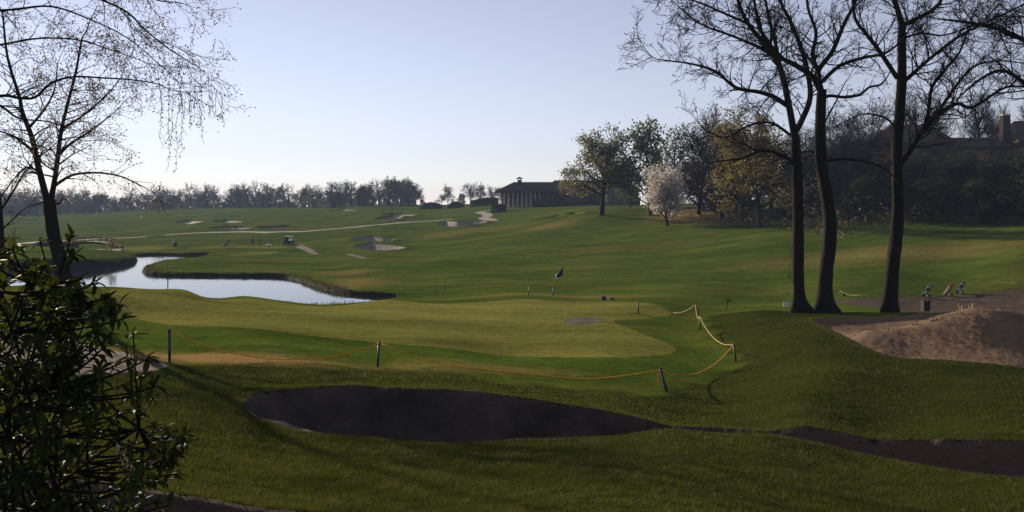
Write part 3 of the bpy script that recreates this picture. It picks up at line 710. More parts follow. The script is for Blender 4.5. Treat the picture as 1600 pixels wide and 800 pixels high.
# ------------------------------------------------------------------ trees: generic kinds
def kind(seed, H, o, bole, nl, spread, leaf=None, r0=None, lean=0, first=.35, sides=3, blen=.42, poll=None, ltag='leaves', crownmat=None, bark=None):
    """an Empty-less pair of meshes (trunk, crown[, leaves]) of a tree H metres tall standing at the origin"""
    g = random.Random(seed); rng = np.random.default_rng(seed); r0 = r0 or H * .022
    m = MB(); pts = [Vector((0, 0, -.3))]; p = Vector((0, 0, 0)); d = Vector((lean, 0, 1)).normalized(); n = 7; top = H * bole
    rad_ = [r0 * 1.35]
    for i in range(n + 1):
        pts.append(p.copy()); rad_.append(r0 * (1.15 - .75 * i / n)); d = (d + rperp(d, g) * .08).normalized(); d = (d + Vector((0, 0, .06))).normalized(); p = p + d * top / n
    m.tube(pts, rad_, 8); S_, tips = [], []
    for k in range(nl):
        f = first + (1 - first) * (k + g.random()) / nl; q = pts[1 + min(n, int(f * n))]
        a = k * 2.4 + g.uniform(-.5, .5); el = g.uniform(*spread) + .5 * (f - .5)
        cd = Vector((math.cos(a) * math.cos(el), math.sin(a) * math.cos(el), math.sin(el)))
        grow(S_, tips, q, cd, H * blen * g.uniform(.75, 1.1) * (1.15 - .45 * f), r0 * .5, 0, o, g)
    
    for k in range(5):
        a = k * 1.257 + g.random(); el = g.uniform(.75, 1.35)
        grow(S_, tips, pts[-1 - k % 2], Vector((math.cos(a) * math.cos(el), math.sin(a) * math.cos(el), math.sin(el))), H * (1 - bole) * g.uniform(.75, .95), r0 * .36, 0, o, g)
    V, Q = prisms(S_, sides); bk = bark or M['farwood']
    out = [('trunk', m.me('trunk', bk, True)), ('crown', mesh('crown', V, [Q], [crownmat or bk]))]
    if leaf:
        mat, size, frac, kw = leaf; pp = np.array([list(x) for x, _ in tips] + [list(s[1]) for s in S_[::2]]); pp = pp[rng.random(len(pp)) < frac]
        out.append(('leaves', leafmesh('leaves', pp, size, rng, mat, **kw)))
    return out
def plant(kd, name, label, loc, rz=0, sc=1.0, group=None, cat='tree'):
    t = thing(name, label, cat, loc, rz, group); t.scale = (sc, sc, sc) if not hasattr(sc, '__len__') else sc
    for n, me in kd:
        o = link(n, me, t)
        if n == 'leaves': o['kind'] = 'stuff'
    return t
def o_(H, up=(.05, .03, 0), wig=.3, kids=(1.3, 1.2, 1), mx=2, rmin=None, st=(.09, .06, .045), ln=(.35, .6), ang=(.4, 1.0)):
    return dict(step=tuple(H * s for s in st), wig=wig, up=up, max=mx, kids=kids, ang=ang, len=ln, rmin=rmin or H * .0016)

# spreading oak on the rise
loc = G(940, 175)
k = kind(31, 19.5, o_(19.5, (.08, .03, 0), .34, (1.6, 1.4), rmin=.035, st=(.05, .035, .03)), .52, 15, (.05, .9), (M['oakleaf'], .50, .75, dict(spread=.5, per=3, asp=.75)), r0=.55, first=.45, blen=.46, bark=M['bark'])
plant(k, 'oak_tree', 'big spreading oak with thin young leaves on the rise before the clubhouse', loc, .4, (1.0, 1.0, 1.0))
# blossoming tree
k = kind(32, 11.0, o_(11, (.12, .05, .02), .3, (1.8, 1.6), rmin=.02, st=(.06, .04, .03)), .42, 20, (.1, 1.0), (M['blossom'], .24, .8, dict(spread=.32, per=4, asp=.9)), r0=.26, first=.25, blen=.40, lean=-.22, bark=M['bark'])
plant(k, 'blossoming_tree', 'small round tree covered in white blossom at the foot of the slope', G(1043, 150), 0, (1.12, 1.1, 1.08))
# group on the slope
KG = kind(33, 18, o_(18, (.16, .1, .03), .3, (2.2, 1.5), rmin=.035, st=(.06, .04, .03)), .75, 22, (.2, .9), (M['greenleaf'], .60, .6, dict(spread=.55, per=3, asp=.7)), r0=.35, first=.15, blen=.30)
KG2 = kind(34, 18, o_(18, (.16, .1, .03), .3, (1.6, 1.3), rmin=.035, st=(.06, .04, .03)), .7, 18, (.1, .8), (M['greenleaf'], .55, .5, dict(spread=.5, per=2, asp=.7)), r0=.35, first=.2, blen=.36)
KY = kind(35, 17, o_(17, (.06, -.06, -.12), .3, (2.4, 1.8), rmin=.03, st=(.06, .04, .03)), .6, 16, (.2, 1.0), (M['yellowleaf'], .36, .75, dict(spread=.45, per=4, asp=.5, droop=1)), r0=.36, first=.3, blen=.38, bark=M['bark'])
KW = kind(36, 9, o_(9, (.02, -.15, -.25), .25, (1.6, 1.2), rmin=.02, st=(.08, .05, .04)), .6, 14, (.4, 1.0), (M['yellowleaf'], .34, .75, dict(spread=.22, per=3, asp=.5, droop=2)), r0=.15, first=.4, blen=.36)
KB = kind(37, 18, o_(18, (.14, .06, .02), .28, (2.2, 1.8), rmin=.03, st=(.055, .04, .03)), .5, 16, (.3, 1.1), None, r0=.34, first=.3, blen=.44, crownmat=M['twig'], bark=M['bark'])
KB2 = kind(38, 16, o_(16, (.10, .08, .04), .34, (2.4, 1.9), rmin=.03, st=(.055, .04, .03)), .35, 18, (.4, 1.2), None, r0=.30, first=.2, blen=.5, crownmat=M['twig'], bark=M['bark'])
KR = kind(39, 17, o_(17, (.08, .03, .0), .3, (2.3, 1.7), rmin=.03, st=(.06, .04, .03)), .6, 18, (.1, .9), (M['brownleaf'], .34, .42, dict(spread=.45, per=2, asp=.6)), r0=.34, first=.2, blen=.38, bark=M['bark'])
KD = kind(40, 14, o_(14, (.12, .06, .02), .3, (2.0, 1.6), rmin=.03, st=(.07, .05, .04)), .7, 20, (.0, .8), (M['darkleaf'], .65, .7, dict(spread=.5, per=3, asp=.7)), r0=.3, first=.1, blen=.32, bark=M['bark'])
def onhill(kd, px, D, toppy, H, name, label, rz, group=None, wide=1.0):
    b = G(px, D); top = P(px, toppy, D).z; s = (top - b.z) / H
    return plant(kd, name, label, b, rz, (s * wide, s * wide, s), group)
gr = 'trees along the wooded slope'
onhill(KG, 1016, 172, 186, 18.5, 'leafy_tree', 'tall fresh green tree rising directly behind the white blossom tree', .3, gr, 1.0)
onhill(KG2, 1058, 180, 196, 18.5, 'leafy_tree', 'broad green tree at the right shoulder of the white blossom tree', 1.4, gr, 1.1)
onhill(KR, 1092, 168, 168, 17.5, 'budding_tree', 'tall reddish budding tree between the green trees and the yellow tree', .2, gr)
onhill(KR, 1128, 158, 188, 17.5, 'budding_tree', 'lower brownish budding tree close behind the yellow tree', 2.0, gr)
onhill(KY, 1188, 130, 172, 17, 'yellowing_tree', 'tall drooping yellow-green tree left of the slender bare tree', .6, None, 1.05)
onhill(KW, 893, 262, 262, 9, 'young_willow', 'yellow-green weeping tree hanging in front of the clubhouse end', 0, None, 1.15)
hill_trees = [  # kind, px, D, top row, label
 (KR, 17.5, 1225, 150, 200, 'brown budding tree seen just left of the slender bare trunk', 1.0),
 (KB2, 16.5, 1265, 168, 196, 'bare twiggy tree seen between the paired trunks', 1.0),
 (KB2, 16.5, 1318, 178, 170, 'dense upright bare tree left of the dark house gable', 1.2),
 (KB2, 16.5, 1352, 172, 158, 'tallest upright bare tree left of the lone bare trunk', 1.2),
 (KB, 18.5, 1425, 190, 140, 'bare tree rising directly above the dark house ridge', 1.1),
 (KB, 18.5, 1462, 196, 150, 'bare tree above the right hip of the dark house roof', 1.0),
 (KB, 18.5, 1528, 190, 148, 'bare tree behind the long low roof', 1.0),
 (KB2, 16.5, 1555, 195, 165, 'bare tree just left of the tall chimney', .9),
 (KB, 18.5, 1620, 185, 140, 'bare tree behind the chimney at the right edge', 1.0),
 (KD, 14.5, 1292, 142, 262, 'dark bushy tree low between the paired trunks', 1.3),
 (KR, 17.5, 1335, 138, 248, 'brown budding tree low between the pair and the lone bare tree', 1.2),
 (KD, 14.5, 1375, 136, 255, 'dark evergreen tree left of the lone bare trunk', 1.4),
 (KD, 14.5, 1432, 134, 246, 'dark evergreen tree below the house ridge', 1.5),
 (KR, 17.5, 1472, 128, 256, 'brown budding tree below the right end of the house', 1.3),
 (KD, 14.5, 1512, 128, 248, 'dark evergreen tree under the long low roof', 1.5),
 (KD, 14.5, 1556, 124, 252, 'dark evergreen tree below the tall chimney', 1.5),
 (KD, 14.5, 1600, 120, 245, 'dark evergreen tree at the right edge on the slope', 1.5),
 (KD, 14.5, 1150, 165, 258, 'dark bushy tree low behind the yellow tree', 1.3),
 (KD, 14.5, 1100, 175, 262, 'dark bushy tree low right of the white blossom tree', 1.2),
 (KR, 17.5, 1246, 146, 224, 'brown budding tree directly behind the slender bare trunk', 1.3),
 (KR, 17.5, 1160, 148, 214, 'brown budding tree behind the left side of the yellow tree', 1.2),
 (KR, 17.5, 1394, 142, 236, 'brown budding tree directly behind the lone bare trunk', 1.3),
 (KB2, 16.5, 1298, 160, 214, 'bare twiggy tree just right of the thickest bare trunk', 1.3),
 (KD, 14.5, 1345, 128, 276, 'low dark bush at the slope foot left of the lone bare trunk', 1.7),
 (KD, 14.5, 1455, 120, 280, 'low dark bush at the slope foot below the house', 1.7),
 (KD, 14.5, 1535, 115, 280, 'low dark bush at the slope foot below the long wing', 1.7),
 (KD, 14.5, 1250, 140, 276, 'low dark bush at the slope foot behind the slender bare trunk', 1.7),
 (KR, 17.5, 1420, 146, 236, 'tall brown budding tree in front of the left half of the house', 1.3),
 (KR, 17.5, 1462, 146, 238, 'tall brown budding tree in front of the right half of the house', 1.3),
 (KD, 14.5, 1510, 140, 236, 'tall dark evergreen in front of the long wing', 1.4),
 (KD, 14.5, 1578, 136, 238, 'tall dark evergreen in front of the tall chimney', 1.4),
 (KR, 17.5, 1545, 142, 234, 'tall brown budding tree in front of the end of the long wing', 1.3),
 (KR, 17.5, 1610, 138, 232, 'tall brown budding tree in front of the house at the right edge', 1.3),
 (KR, 17.5, 1112, 176, 186, 'tall budding tree right of the blossom tree and set back', 1.3),
 (KG2, 18.5, 1140, 178, 190, 'tall dim green tree set back behind the yellow tree', 1.3),
 (KR, 17.5, 1172, 172, 192, 'tall budding tree set back directly behind the yellow tree', 1.3),
 (KG2, 18.5, 1205, 170, 196, 'tall dim green tree set back right of the yellow tree', 1.3),
 (KG2, 18.5, 958, 255, 268, 'dim green tree behind the oak trunk beside the clubhouse', 1.0),
 (KG2, 18.5, 985, 205, 262, 'dim green tree behind the oak under the belvedere tower', 1.2),
 (KD, 14.5, 1640, 110, 235, 'dark evergreen tree just outside the right edge', 1.6),
 (KD, 14.5, 1700, 110, 225, 'dark evergreen tree well outside the right edge', 1.6)]
for i, (kd, H, px, D, tp, lb, wd) in enumerate(hill_trees):
    onhill(kd, px, D, tp, H, {id(KB): 'bare_tree', id(KB2): 'bare_tree', id(KR): 'budding_tree', id(KD): 'evergreen_tree', id(KG2): 'leafy_tree'}[id(kd)], lb, i * 1.7, gr, wd)
# saplings with stakes at the foot of the slope
KS = kind(41, 5, o_(5, (.1, .05, 0), .3, (1.2, 1), rmin=.012, st=(.09, .06, .05)), .6, 9, (.3, 1.0), (M['oakleaf'], .14, .4, dict(spread=.12, per=1)), r0=.045, first=.4, blen=.3)
for px, D, tp, lb in [(971, 190, 296, 'thin sapling just right of the oak trunk'), (1079, 158, 312, 'thin sapling right of the white blossom tree'), (1118, 150, 318, 'thin sapling on the brown slope left of the yellow tree'), (1175, 128, 322, 'thin sapling in front of the yellow tree trunk'), (1505, 103, 330, 'pale thin sapling in the dark shade of the slope')]:
    onhill(KS, px, D, tp, 5, 'sapling', lb, px, 'staked saplings at the foot of the slope')
# two small willows by the pond inlet
for px, D, tp, lb in [(112, 150, 361, 'small yellow-green willow left of the footbridge'), (174, 132, 368, 'small yellow-green willow at the right end of the footbridge')]:
    onhill(KW, px, D, tp, 9, 'young_willow', lb, px, 'small willows by the inlet', .9)

# --- the far row of woods
FK = [kind(50, 16, o_(16, (.1, .05, 0), .3, (1.5, 1.2), rmin=.07, st=(.09, .07, .05)), .5, 13, (.1, 1.0), (M['farleaf'], .95, .7, dict(spread=.7, per=2, asp=.8)), r0=.4, first=.25),
      kind(51, 16, o_(16, (.1, .05, 0), .3, (1.5, 1.2), rmin=.07, st=(.09, .07, .05)), .6, 12, (.0, .9), (M['farleaf'], 1.0, .55, dict(spread=.8, per=2, asp=.8)), r0=.4, first=.3),
      kind(52, 17, o_(17, (.12, .06, .02), .3, (1.7, 1.4), rmin=.075, st=(.08, .06, .05)), .55, 12, (.2, 1.0), None, r0=.4, first=.35, blen=.36, crownmat=M['twig']),
      kind(53, 15, o_(15, (.14, .1, .04), .3, (1.7, 1.4), rmin=.075, st=(.08, .06, .05)), .4, 14, (.4, 1.1), (M['farleaf'], .8, .18, dict(spread=.6, per=1, asp=.8)), r0=.35, first=.3),
      kind(54, 12, o_(12, (.1, .05, 0), .3, (1.5, 1.2), rmin=.07, st=(.1, .08, .06)), .6, 16, (-.1, .8), (M['farleaf'], 1.0, 1.0, dict(spread=.7, per=3, asp=.8)), r0=.3, first=.05, blen=.36)]
FH = [17.5, 17, 18, 16, 12.5]
FL = ['round leafy tree in the hazy row along the horizon', 'loose leafy tree in the hazy row along the horizon', 'bare tree poking above the hazy row along the horizon', 'wispy half-bare tree in the hazy row along the horizon', 'low dense tree filling the hazy row along the horizon']
g = random.Random(77)
# outline of the row in the photo
OUT = [(-150,296),(60,296),(110,296),(160,300),(230,300),(262,292),(300,298),(318,288),(345,298),(370,284),(400,292),(430,290),(455,298),(475,292),(505,294),(530,284),(560,288),(585,286),(606,278),(632,280),(655,292),(668,306)]
ox, oy = zip(*OUT)
px = -140.0
far = []
while px < 662:
    tp = float(np.interp(px, ox, oy)) + g.uniform(-5, 7)
    far.append((g.choice([0, 1, 2, 3, 0, 2]), px, g.uniform(500, 540) if px < 480 else g.uniform(415, 450), tp)); px += g.uniform(9, 15)
px = -140.0
while px < 662:
    tp = float(np.interp(px, ox, oy)) + g.uniform(12, 24)
    far.append((g.choice([4, 4, 1]), px, g.uniform(490, 540) if px < 480 else g.uniform(420, 450), tp)); px += g.uniform(9, 15)
for q in [(2, 371, 505, 283), (2, 403, 505, 279), (2, 501, 440, 289), (2, 530, 435, 280), (0, 606, 428, 277), (0, 640, 425, 279), (1, 572, 430, 285), (0, 437, 470, 289), (0, 476, 468, 291), (3, 318, 505, 287), (2, 300, 500, 283), (2, 336, 500, 287), (2, 388, 505, 286), (2, 418, 500, 284), (2, 452, 470, 284), (2, 489, 450, 285), (2, 520, 440, 281), (2, 548, 435, 281), (2, 245, 510, 287), (2, 205, 510, 289), (2, 592, 430, 277), (0, 622, 428, 278), (0, 700, 470, 289), (3, 735, 420, 284), (0, 752, 425, 287), (3, 770, 430, 290), (3, 785, 420, 292), (4, 722, 430, 303), (1, 690, 450, 303)]: far.append(q)
ft = [[] for _ in FK]
for kk, px, D, tp in far:
    b = G(px, D); s = max(.25, (P(px, tp, D).z - b.z) / FH[kk])
    sg = int(np.searchsorted([75, 200, 330, 450, 560, 664], px)); key = (kk, sg)
    where = ['behind the left edge tree', 'beyond the crooked tree', 'above the pond and its spit', 'above the golfers', 'right of the golf cart', 'at its tall right end', 'apart from the row, beside the clubhouse'][sg]
    lab = ['round leafy far tree', 'loose leafy far tree', 'bare far tree', 'wispy half-bare far tree', 'low dense far tree'][kk] + ' in the hazy horizon row ' + where; grp = lab.replace('tree', 'trees', 1)
    if sg == 6: lab = lab.replace('in the hazy horizon row apart from the row', 'standing apart'); grp = 'far ' + ['round', 'loose', 'bare', 'wispy', 'low'][kk] + ' trees beside the clubhouse'
    if not ft[kk]: t = plant(FK[kk], ['leafy_tree', 'leafy_tree', 'bare_tree', 'budding_tree', 'leafy_tree'][kk], lab, b, g.uniform(0, 6), (s * g.uniform(.9, 1.3),) * 2 + (s,), grp)
    else: t = dup(ft[kk][0], b, g.uniform(0, 6), lab, grp, scale=(s * g.uniform(.9, 1.3),) * 2 + (s,))
    ft[kk].append(t)
# a second, deeper mass of the same woods
pts = []
for _ in range(9000):
    px = g.uniform(-260, 640); D = g.uniform(560, 640); b0 = (px - 800) / F * D
    pts.append((b0, D, CZ - 1 + max(0, min(1, g.random() ** .7)) * (7.0 + 3 * math.sin(px * .05) + 2 * math.sin(px * .17))))
w = link('far_woods', leafmesh('far_woods', np.array(pts), 3.0, nr, M['farleaf'], spread=1.0, asp=.8)); w['kind'] = 'stuff'
tag(w, 'hazy blue mass of woods behind the far row of trees', 'woods')
# ------------------------------------------------------------------ buildings
M['wall'] = simple('weathered_render', (.10, .075, .055), .9, .1, 0, .25, 1.5, .3, 12)
M['stone'] = simple('pale_stone', (.42, .37, .31), .85, .1, 0, .2, 2)
M['tile'] = simple('old_roof_tile', (.050, .034, .027), .9, .1, 0, .35, 1.2, .6, 6)
M['darkwood'] = simple('dark_timber', (.045, .032, .024), .8, .2, 0, .3, 3)
M['glass'] = simple('window_glass', (.015, .018, .02), .4, .2, 0, .1)
M['brick'] = simple('brown_brick', (.030, .022, .018), .9, .1, 0, .3, 2)
def hiproof(m, x0, x1, y0, y1, ze, zr, rx0, rx1, th=.25, gable=False):
    ym = (y0 + y1) / 2
    V = [(x0, y0, ze), (x1, y0, ze), (x1, y1, ze), (x0, y1, ze), (rx0, ym, zr), (rx1, ym, zr)]
    V += [(x, y, z - th) for x, y, z in V[:4]]
    return m.add(V, T=[(1, 2, 5), (3, 0, 4)], Q=[(0, 1, 5, 4), (2, 3, 4, 5), (6, 7, 1, 0), (7, 8, 2, 1), (8, 9, 3, 2), (9, 6, 0, 3), (9, 8, 7, 6)])
# clubhouse
D = 290.0; b = P(835, 321.5, D); cb = thing('clubhouse', 'long low clubhouse with hipped tile roof, pale columns and a chimney', 'building', b)
X = lambda px: (px - 835) / F * D
Zp = lambda py: (321.5 - py) / F * D
gx0 = min(gz(b.x + X(q), D + 1) for q in (780, 840, 900, 980)) - b.z - .6
m = MB(); hiproof(m, X(773), X(872), -1.2, 13, Zp(299), Zp(283.5), X(803), X(868)); m.build('roof', M['tile'], cb)
m = MB(); hiproof(m, X(846), X(1004), -.4, 15, Zp(298.5), Zp(280.5), X(868), X(985)); m.build('roof', M['tile'], cb)
m = MB().box(((X(783) + X(1000)) / 2, 7.5, (Zp(300) + gx0) / 2), (X(1000) - X(783), 8, Zp(300) - gx0)); wl = m.build('wall', M['wall'], cb)
for k in range(10):
    c = MB(); x = X(781 + k * 6.9)
    c.lathe([(.34, gx0), (.34, .25), (.24, .3), (.20, Zp(301)), (.30, Zp(300.4)), (.30, Zp(299.6))], (x, .2, 0), 10); c.build('column', M['stone'], cb, True)
m = MB().box((X(812), .1, Zp(300)), (X(846) - X(777), .35, .5)); m.build('eaves_beam', M['darkwood'], cb)
for k in range(5):
    w = MB().box((X(790 + k * 10.5), 3.45, 2.0), (1.3, .12, 2.6)); wf = w.build('window', M['darkwood'], cb)
    MB().box((X(790 + k * 10.5), 3.37, 2.0), (1.05, .05, 2.3)).build('pane', M['glass'], wf)
for px in (852, 860, 869, 880, 905, 925, 955, 975):
    m = MB(); V = []; x = X(px); r = .95
    arc = [(-r, gx0 + .3)] + [(r * math.cos(math.pi - a * math.pi / 8), 2.2 + r * math.sin(a * math.pi / 8)) for a in range(9)] + [(r, gx0 + .3)]
    n = len(arc); V = [(x + a, 3.42, z) for a, z in arc] + [(x + a, 3.56, z) for a, z in arc]
    bmt = [(0, k, k + 1) for k in range(1, n - 1)]
    m.add(V, T=bmt, Q=[(k + 1, k, n + k, n + k + 1) for k in range(n - 1)]); m.build('arched_door', M['darkwood'], cb)
ch = MB().box((X(812), 3.5, (Zp(292) + Zp(280.5)) / 2), (1.5, 1.5, Zp(280.5) - Zp(292))).build('chimney', M['brick'], cb)
m = MB()
for a, c in ((-1, -1), (1, -1), (1, 1), (-1, 1)): m.box((X(812) + a * .6, 3.5 + c * .6, Zp(279.2)), (.28, .28, .62))
m.build('chimney_posts', M['brick'], ch)
m = MB(); hiproof(m, X(812) - 1.15, X(812) + 1.15, 2.35, 4.65, Zp(278.4), Zp(275.6), X(812) - .1, X(812) + .1, .12); m.build('chimney_cap', M['tile'], ch)
# belvedere tower
D = 272.0; b = P(965, 321, D); tw = thing('belvedere_tower', 'open-topped lookout tower with a pyramid roof half hidden by the oak', 'tower', b)
X = lambda px: (px - 965) / F * D
Zp = lambda py: (321 - py) / F * D
MB().box((0, 4, Zp(277) / 2 - .5), (X(982) - X(948), 7.2, Zp(277) + 1)).build('wall', M['wall'], tw)
m = MB(); hiproof(m, X(943), X(987), -.8, 8.8, Zp(268.5), Zp(259.5), -.1, .1); m.build('roof', M['tile'], tw)
for x in (949.5, 957, 965, 973, 980.5):
    for y in (.7, 7.3): MB().box((X(x), y, (Zp(277) + Zp(269)) / 2), (.4, .4, Zp(269) - Zp(277))).build('post', M['brick'], tw)
MB().box((0, .55, Zp(276.4)), (X(982) - X(948), .16, .5)).build('parapet', M['brick'], tw)
# dark house up the slope on the right
D = 168.0; b = P(1440, 262, D); b.z = min(gz((px - 800) / F * D, D + 4) for px in (1330, 1440, 1540, 1620)) - .3
hs_ = thing('country_house', 'dark brown house with hipped roofs and tall chimney up the wooded slope', 'house', b)
X = lambda px: (px - 1440) / F * D
Zp = lambda py: CZ - (py - HOR) / F * D - b.z
def wing(x0, x1, y0, y1, pe, pr, r0, r1):
    MB().box(((X(x0) + X(x1)) / 2, (y0 + y1) / 2, Zp(pe) / 2), (X(x1) - X(x0), y1 - y0, Zp(pe))).build('wall', M['brick'], hs_)
    m = MB(); hiproof(m, X(x0) - .5, X(x1) + .5, y0 - .5, y1 + .5, Zp(pe) + .05, Zp(pr), X(r0), X(r1)); m.build('roof', M['tile'], hs_)
wing(1392, 1490, 0, 12, 222, 190, 1411, 1478)
wing(1491, 1588, 1.5, 10, 228, 211, 1492, 1586)
wing(1590, 1690, -.5, 12, 222, 184, 1612, 1670)
wing(1356, 1391, 1, 9, 232, 219, 1361, 1390)
wing(1310, 1355, 2, 8, 240, 228, 1316, 1336)
cm = MB().box((X(1584), 3, (Zp(178) + Zp(225)) / 2), (1.9, 1.6, Zp(178) - Zp(225)), top=.8).build('chimney', M['brick'], hs_)
MB().box((X(1584), 3, Zp(178) + .1), (1.75, 1.5, .22)).build('chimney_cap', M['stone'], cm)
for px, py, y in [(1412, 236, 0), (1432, 236, 0), (1452, 236, 0), (1472, 236, 0), (1505, 240, 1.5), (1540, 240, 1.5), (1565, 240, 1.5), (1608, 238, -.5), (1632, 238, -.5), (1372, 244, 1)]:
    f = MB().box((X(px), y - .04, Zp(py)), (1.15, .14, 1.7)).build('window', M['darkwood'], hs_)
    for s in (-1, 1): MB().box((X(px) + s * .26, y - .12, Zp(py)), (.44, .04, 1.45)).build('pane', M['glass'], f)
# ------------------------------------------------------------------ hedges
def hedge(px, D, wpx, hpx, depth, label, dens=60, group=None, rnd_top=.0):
    b = G(px, D); w = wpx / F * D; h = hpx / F * D; t = thing('hedge', label, 'hedge', b, group=group)
    nseg = max(3, int(w / 1.2)); V = []; n2 = 8
    for i in range(nseg + 1):
        x = -w / 2 + w * i / nseg; e = 1 if not rnd_top else math.sqrt(max(.12, 1 - (2 * i / nseg - 1) ** 2 * rnd_top))
        base = gz(b.x + x, b.y) - b.z - .1
        for k in range(n2):
            a = math.pi * k / (n2 - 1); V.append((x, -math.cos(a) * depth / 2 * (.9 if 0 < k < n2 - 1 else 1), base + (h * e * (.93 + .05 * rnd.random()) * min(1, math.sin(a) * 1.5) if 0 < k < n2 - 1 else 0)))
    Q = [(i * n2 + k, (i + 1) * n2 + k, (i + 1) * n2 + k + 1, i * n2 + k + 1) for i in range(nseg) for k in range(n2 - 1)]
    me = mesh('foliage', V, [np.array(Q)], [M['darkleaf']], False); tint(me, np.full(len(V), .15)); link('foliage', me, t)
    V = np.array(V); N = int(w * (h + depth) * dens / 4) + 80; q = np.array(Q)[nr.integers(0, len(Q), N)]; wts = nr.dirichlet([1, 1, 1, 1], N)
    pts = (V[q] * wts[:, :, None]).sum(1); link('leaves', leafmesh('leaves', pts, .028 * h + .25, nr, M['darkleaf'], spread=.05 + .02 * h, asp=.8), t)['kind'] = 'stuff'
    return t
hedge(674, 345, 34, 11, 5, 'dark rounded hedge left of the two on the crest below the far trees', rnd_top=.85)
hedge(712, 335, 26, 11, 5, 'dark rounded hedge right of the two on the crest below the far trees', rnd_top=.85)
hedge(757, 315, 44, 12, 5, 'dark low hedge at the left end of the clubhouse', rnd_top=.3)
hedge(779, 262, 24, 11.5, 3.2, 'boxy clipped dark hedge beside the bend of the pale path')
hedge(925, 281, 150, 11, 1.6, 'long straight dark hedge in front of the right half of the clubhouse', dens=30)
hedge(845, 284, 26, 14, 4, 'dark shrub against the clubhouse wall right of the columns', rnd_top=.7)
hedge(874, 283, 26, 17, 4, 'taller dark shrub against the clubhouse near the yellow-green tree', rnd_top=.7)
# undergrowth under the wooded slope
pts = []
for _ in range(9000):
    px = rnd.uniform(1090, 1900); D = rnd.uniform(118, 150) + 12 * math.sin(px * .013) + max(0, (1300 - px) * .07)
    if rnd.random() < .5 + .5 * math.sin(px * .05) * math.sin(px * .021 + D * .1): pts.append(((px - 800) / F * D, D, rnd.random() ** 1.8 * 3.0))
pts = np.array(pts); pts[:, 2] += ground_z(pts[:, 0], pts[:, 1])
u = link('undergrowth', leafmesh('undergrowth', pts, .55, nr, M['brownleaf'], spread=.3, asp=.6), None, 'stuff')
tag(u, 'dim brown undergrowth below the trees on the shaded slope', 'undergrowth')

# ------------------------------------------------------------------ rope fence
M['postblack'] = simple('black_post', (.018, .017, .017), .5, .4, 0, .3, 8)
M['rope'] = simple('yellow_rope', (.62, .28, .02), .7, .2, 0, .2, 12)
M['rope2'] = simple('faded_rope', (.42, .30, .10), .7, .2, 0, .2, 12)
def post(base, top, r, label, group='black posts of the rope fence', name='rope_post'):
    b = Vector(base); e = Vector(top) - b; t = thing(name, label, 'post', b, group=group)
    m = MB(); m.bar(-e.normalized() * .25, e * .965, r, r * .97, 10); m.build('shaft', M['postblack'], t, True)
    m = MB(); m.bar(e * .965, e, r * 1.18, r * 1.05, 10); m.build('cap', M['postblack'], t)
    return b + e
POSTS = [(265, 565, 21.6, 264.5, 513, 'upright black post leftmost on the rope fence in dry grass'), (590, 572, 24, 592.5, 532, 'black post leaning slightly right above the middle of the dark bunker'),
         (1042, 611, 22, 1031, 573, 'black post leaning left at the right front corner of the rope'), (1150, 566, 29, 1146, 537, 'short black post at the right corner where two yellow ropes meet'),
         (1094, 516, 38, 1093, 492, 'upright black post on the grass edge just below the tilted one'), (1095, 501, 44, 1086.5, 475, 'tilted black post at the far right end of the green')]
tops = []
for bx, by, D, tx, ty, lb in POSTS:
    b = G(bx, D); tops.append(post(b, P(tx, ty, D) + Vector((0, 0, b.z - P(bx, by, D).z)), .036, lb))
def rope(pairs, mat, label, r=.012, name='rope', cat='rope'):
    m = MB()
    for a, c, sag in pairs:
        n = 14; pts = []
        for i in range(n + 1):
            s = i / n; q = a.lerp(c, s); q.z -= sag * 4 * s * (1 - s); q.z = max(q.z, gz(q.x, q.y) + .03); pts.append(q)
        m.tube(pts, r, 5)
    o = m.build(name, mat, None, True); return tag(o, label, cat)
dn = Vector((0, 0, -.10)); tp = [q + dn * .6 for q in tops]
rope([(tp[0], tp[1], .62)], M['rope'], 'orange rope sagging through dry grass from the leftmost post', .018)
rope([(tp[1], tp[2], .62)], M['rope'], 'long orange rope sagging above the back lip of the dark bunker', .018)
rope([(tp[2], tp[3], .52)], M['rope'], 'orange rope curving between the two right hand front posts', .018)
rope([(tp[3], tp[4], .42)], M['rope2'], 'yellow rope hanging along the grass up the right side of the green', .016)
rope([(tp[4], tp[5], .35), (tp[5], G(1052, 47) + Vector((0, 0, .04)), .15)], M['rope2'], 'pale yellow rope at the tilted post running down to the far tip of the green', .016)
e = tp[2] + Vector((-.07, -.03, 0)); rope([(e, Vector((e.x + .02, e.y, gz(e.x, e.y) + .08)), 0)], M['rope'], 'loose rope end hanging straight down from the leaning corner post', .012, 'rope_end')
# lone posts round the green
for bx, D, hp, lb in [(997, 45.5, 20, 'lone upright black post at the right edge of the green'), (826, 63, 14, 'short dark post beyond the back of the green, leftmost of three'), (864, 64, 14, 'short dark post beyond the back of the green, middle of three')]:
    b = G(bx, D); post(b, b + Vector((0.02, 0, hp / F * D)), .04, lb, 'lone posts round the green', 'marker_post')
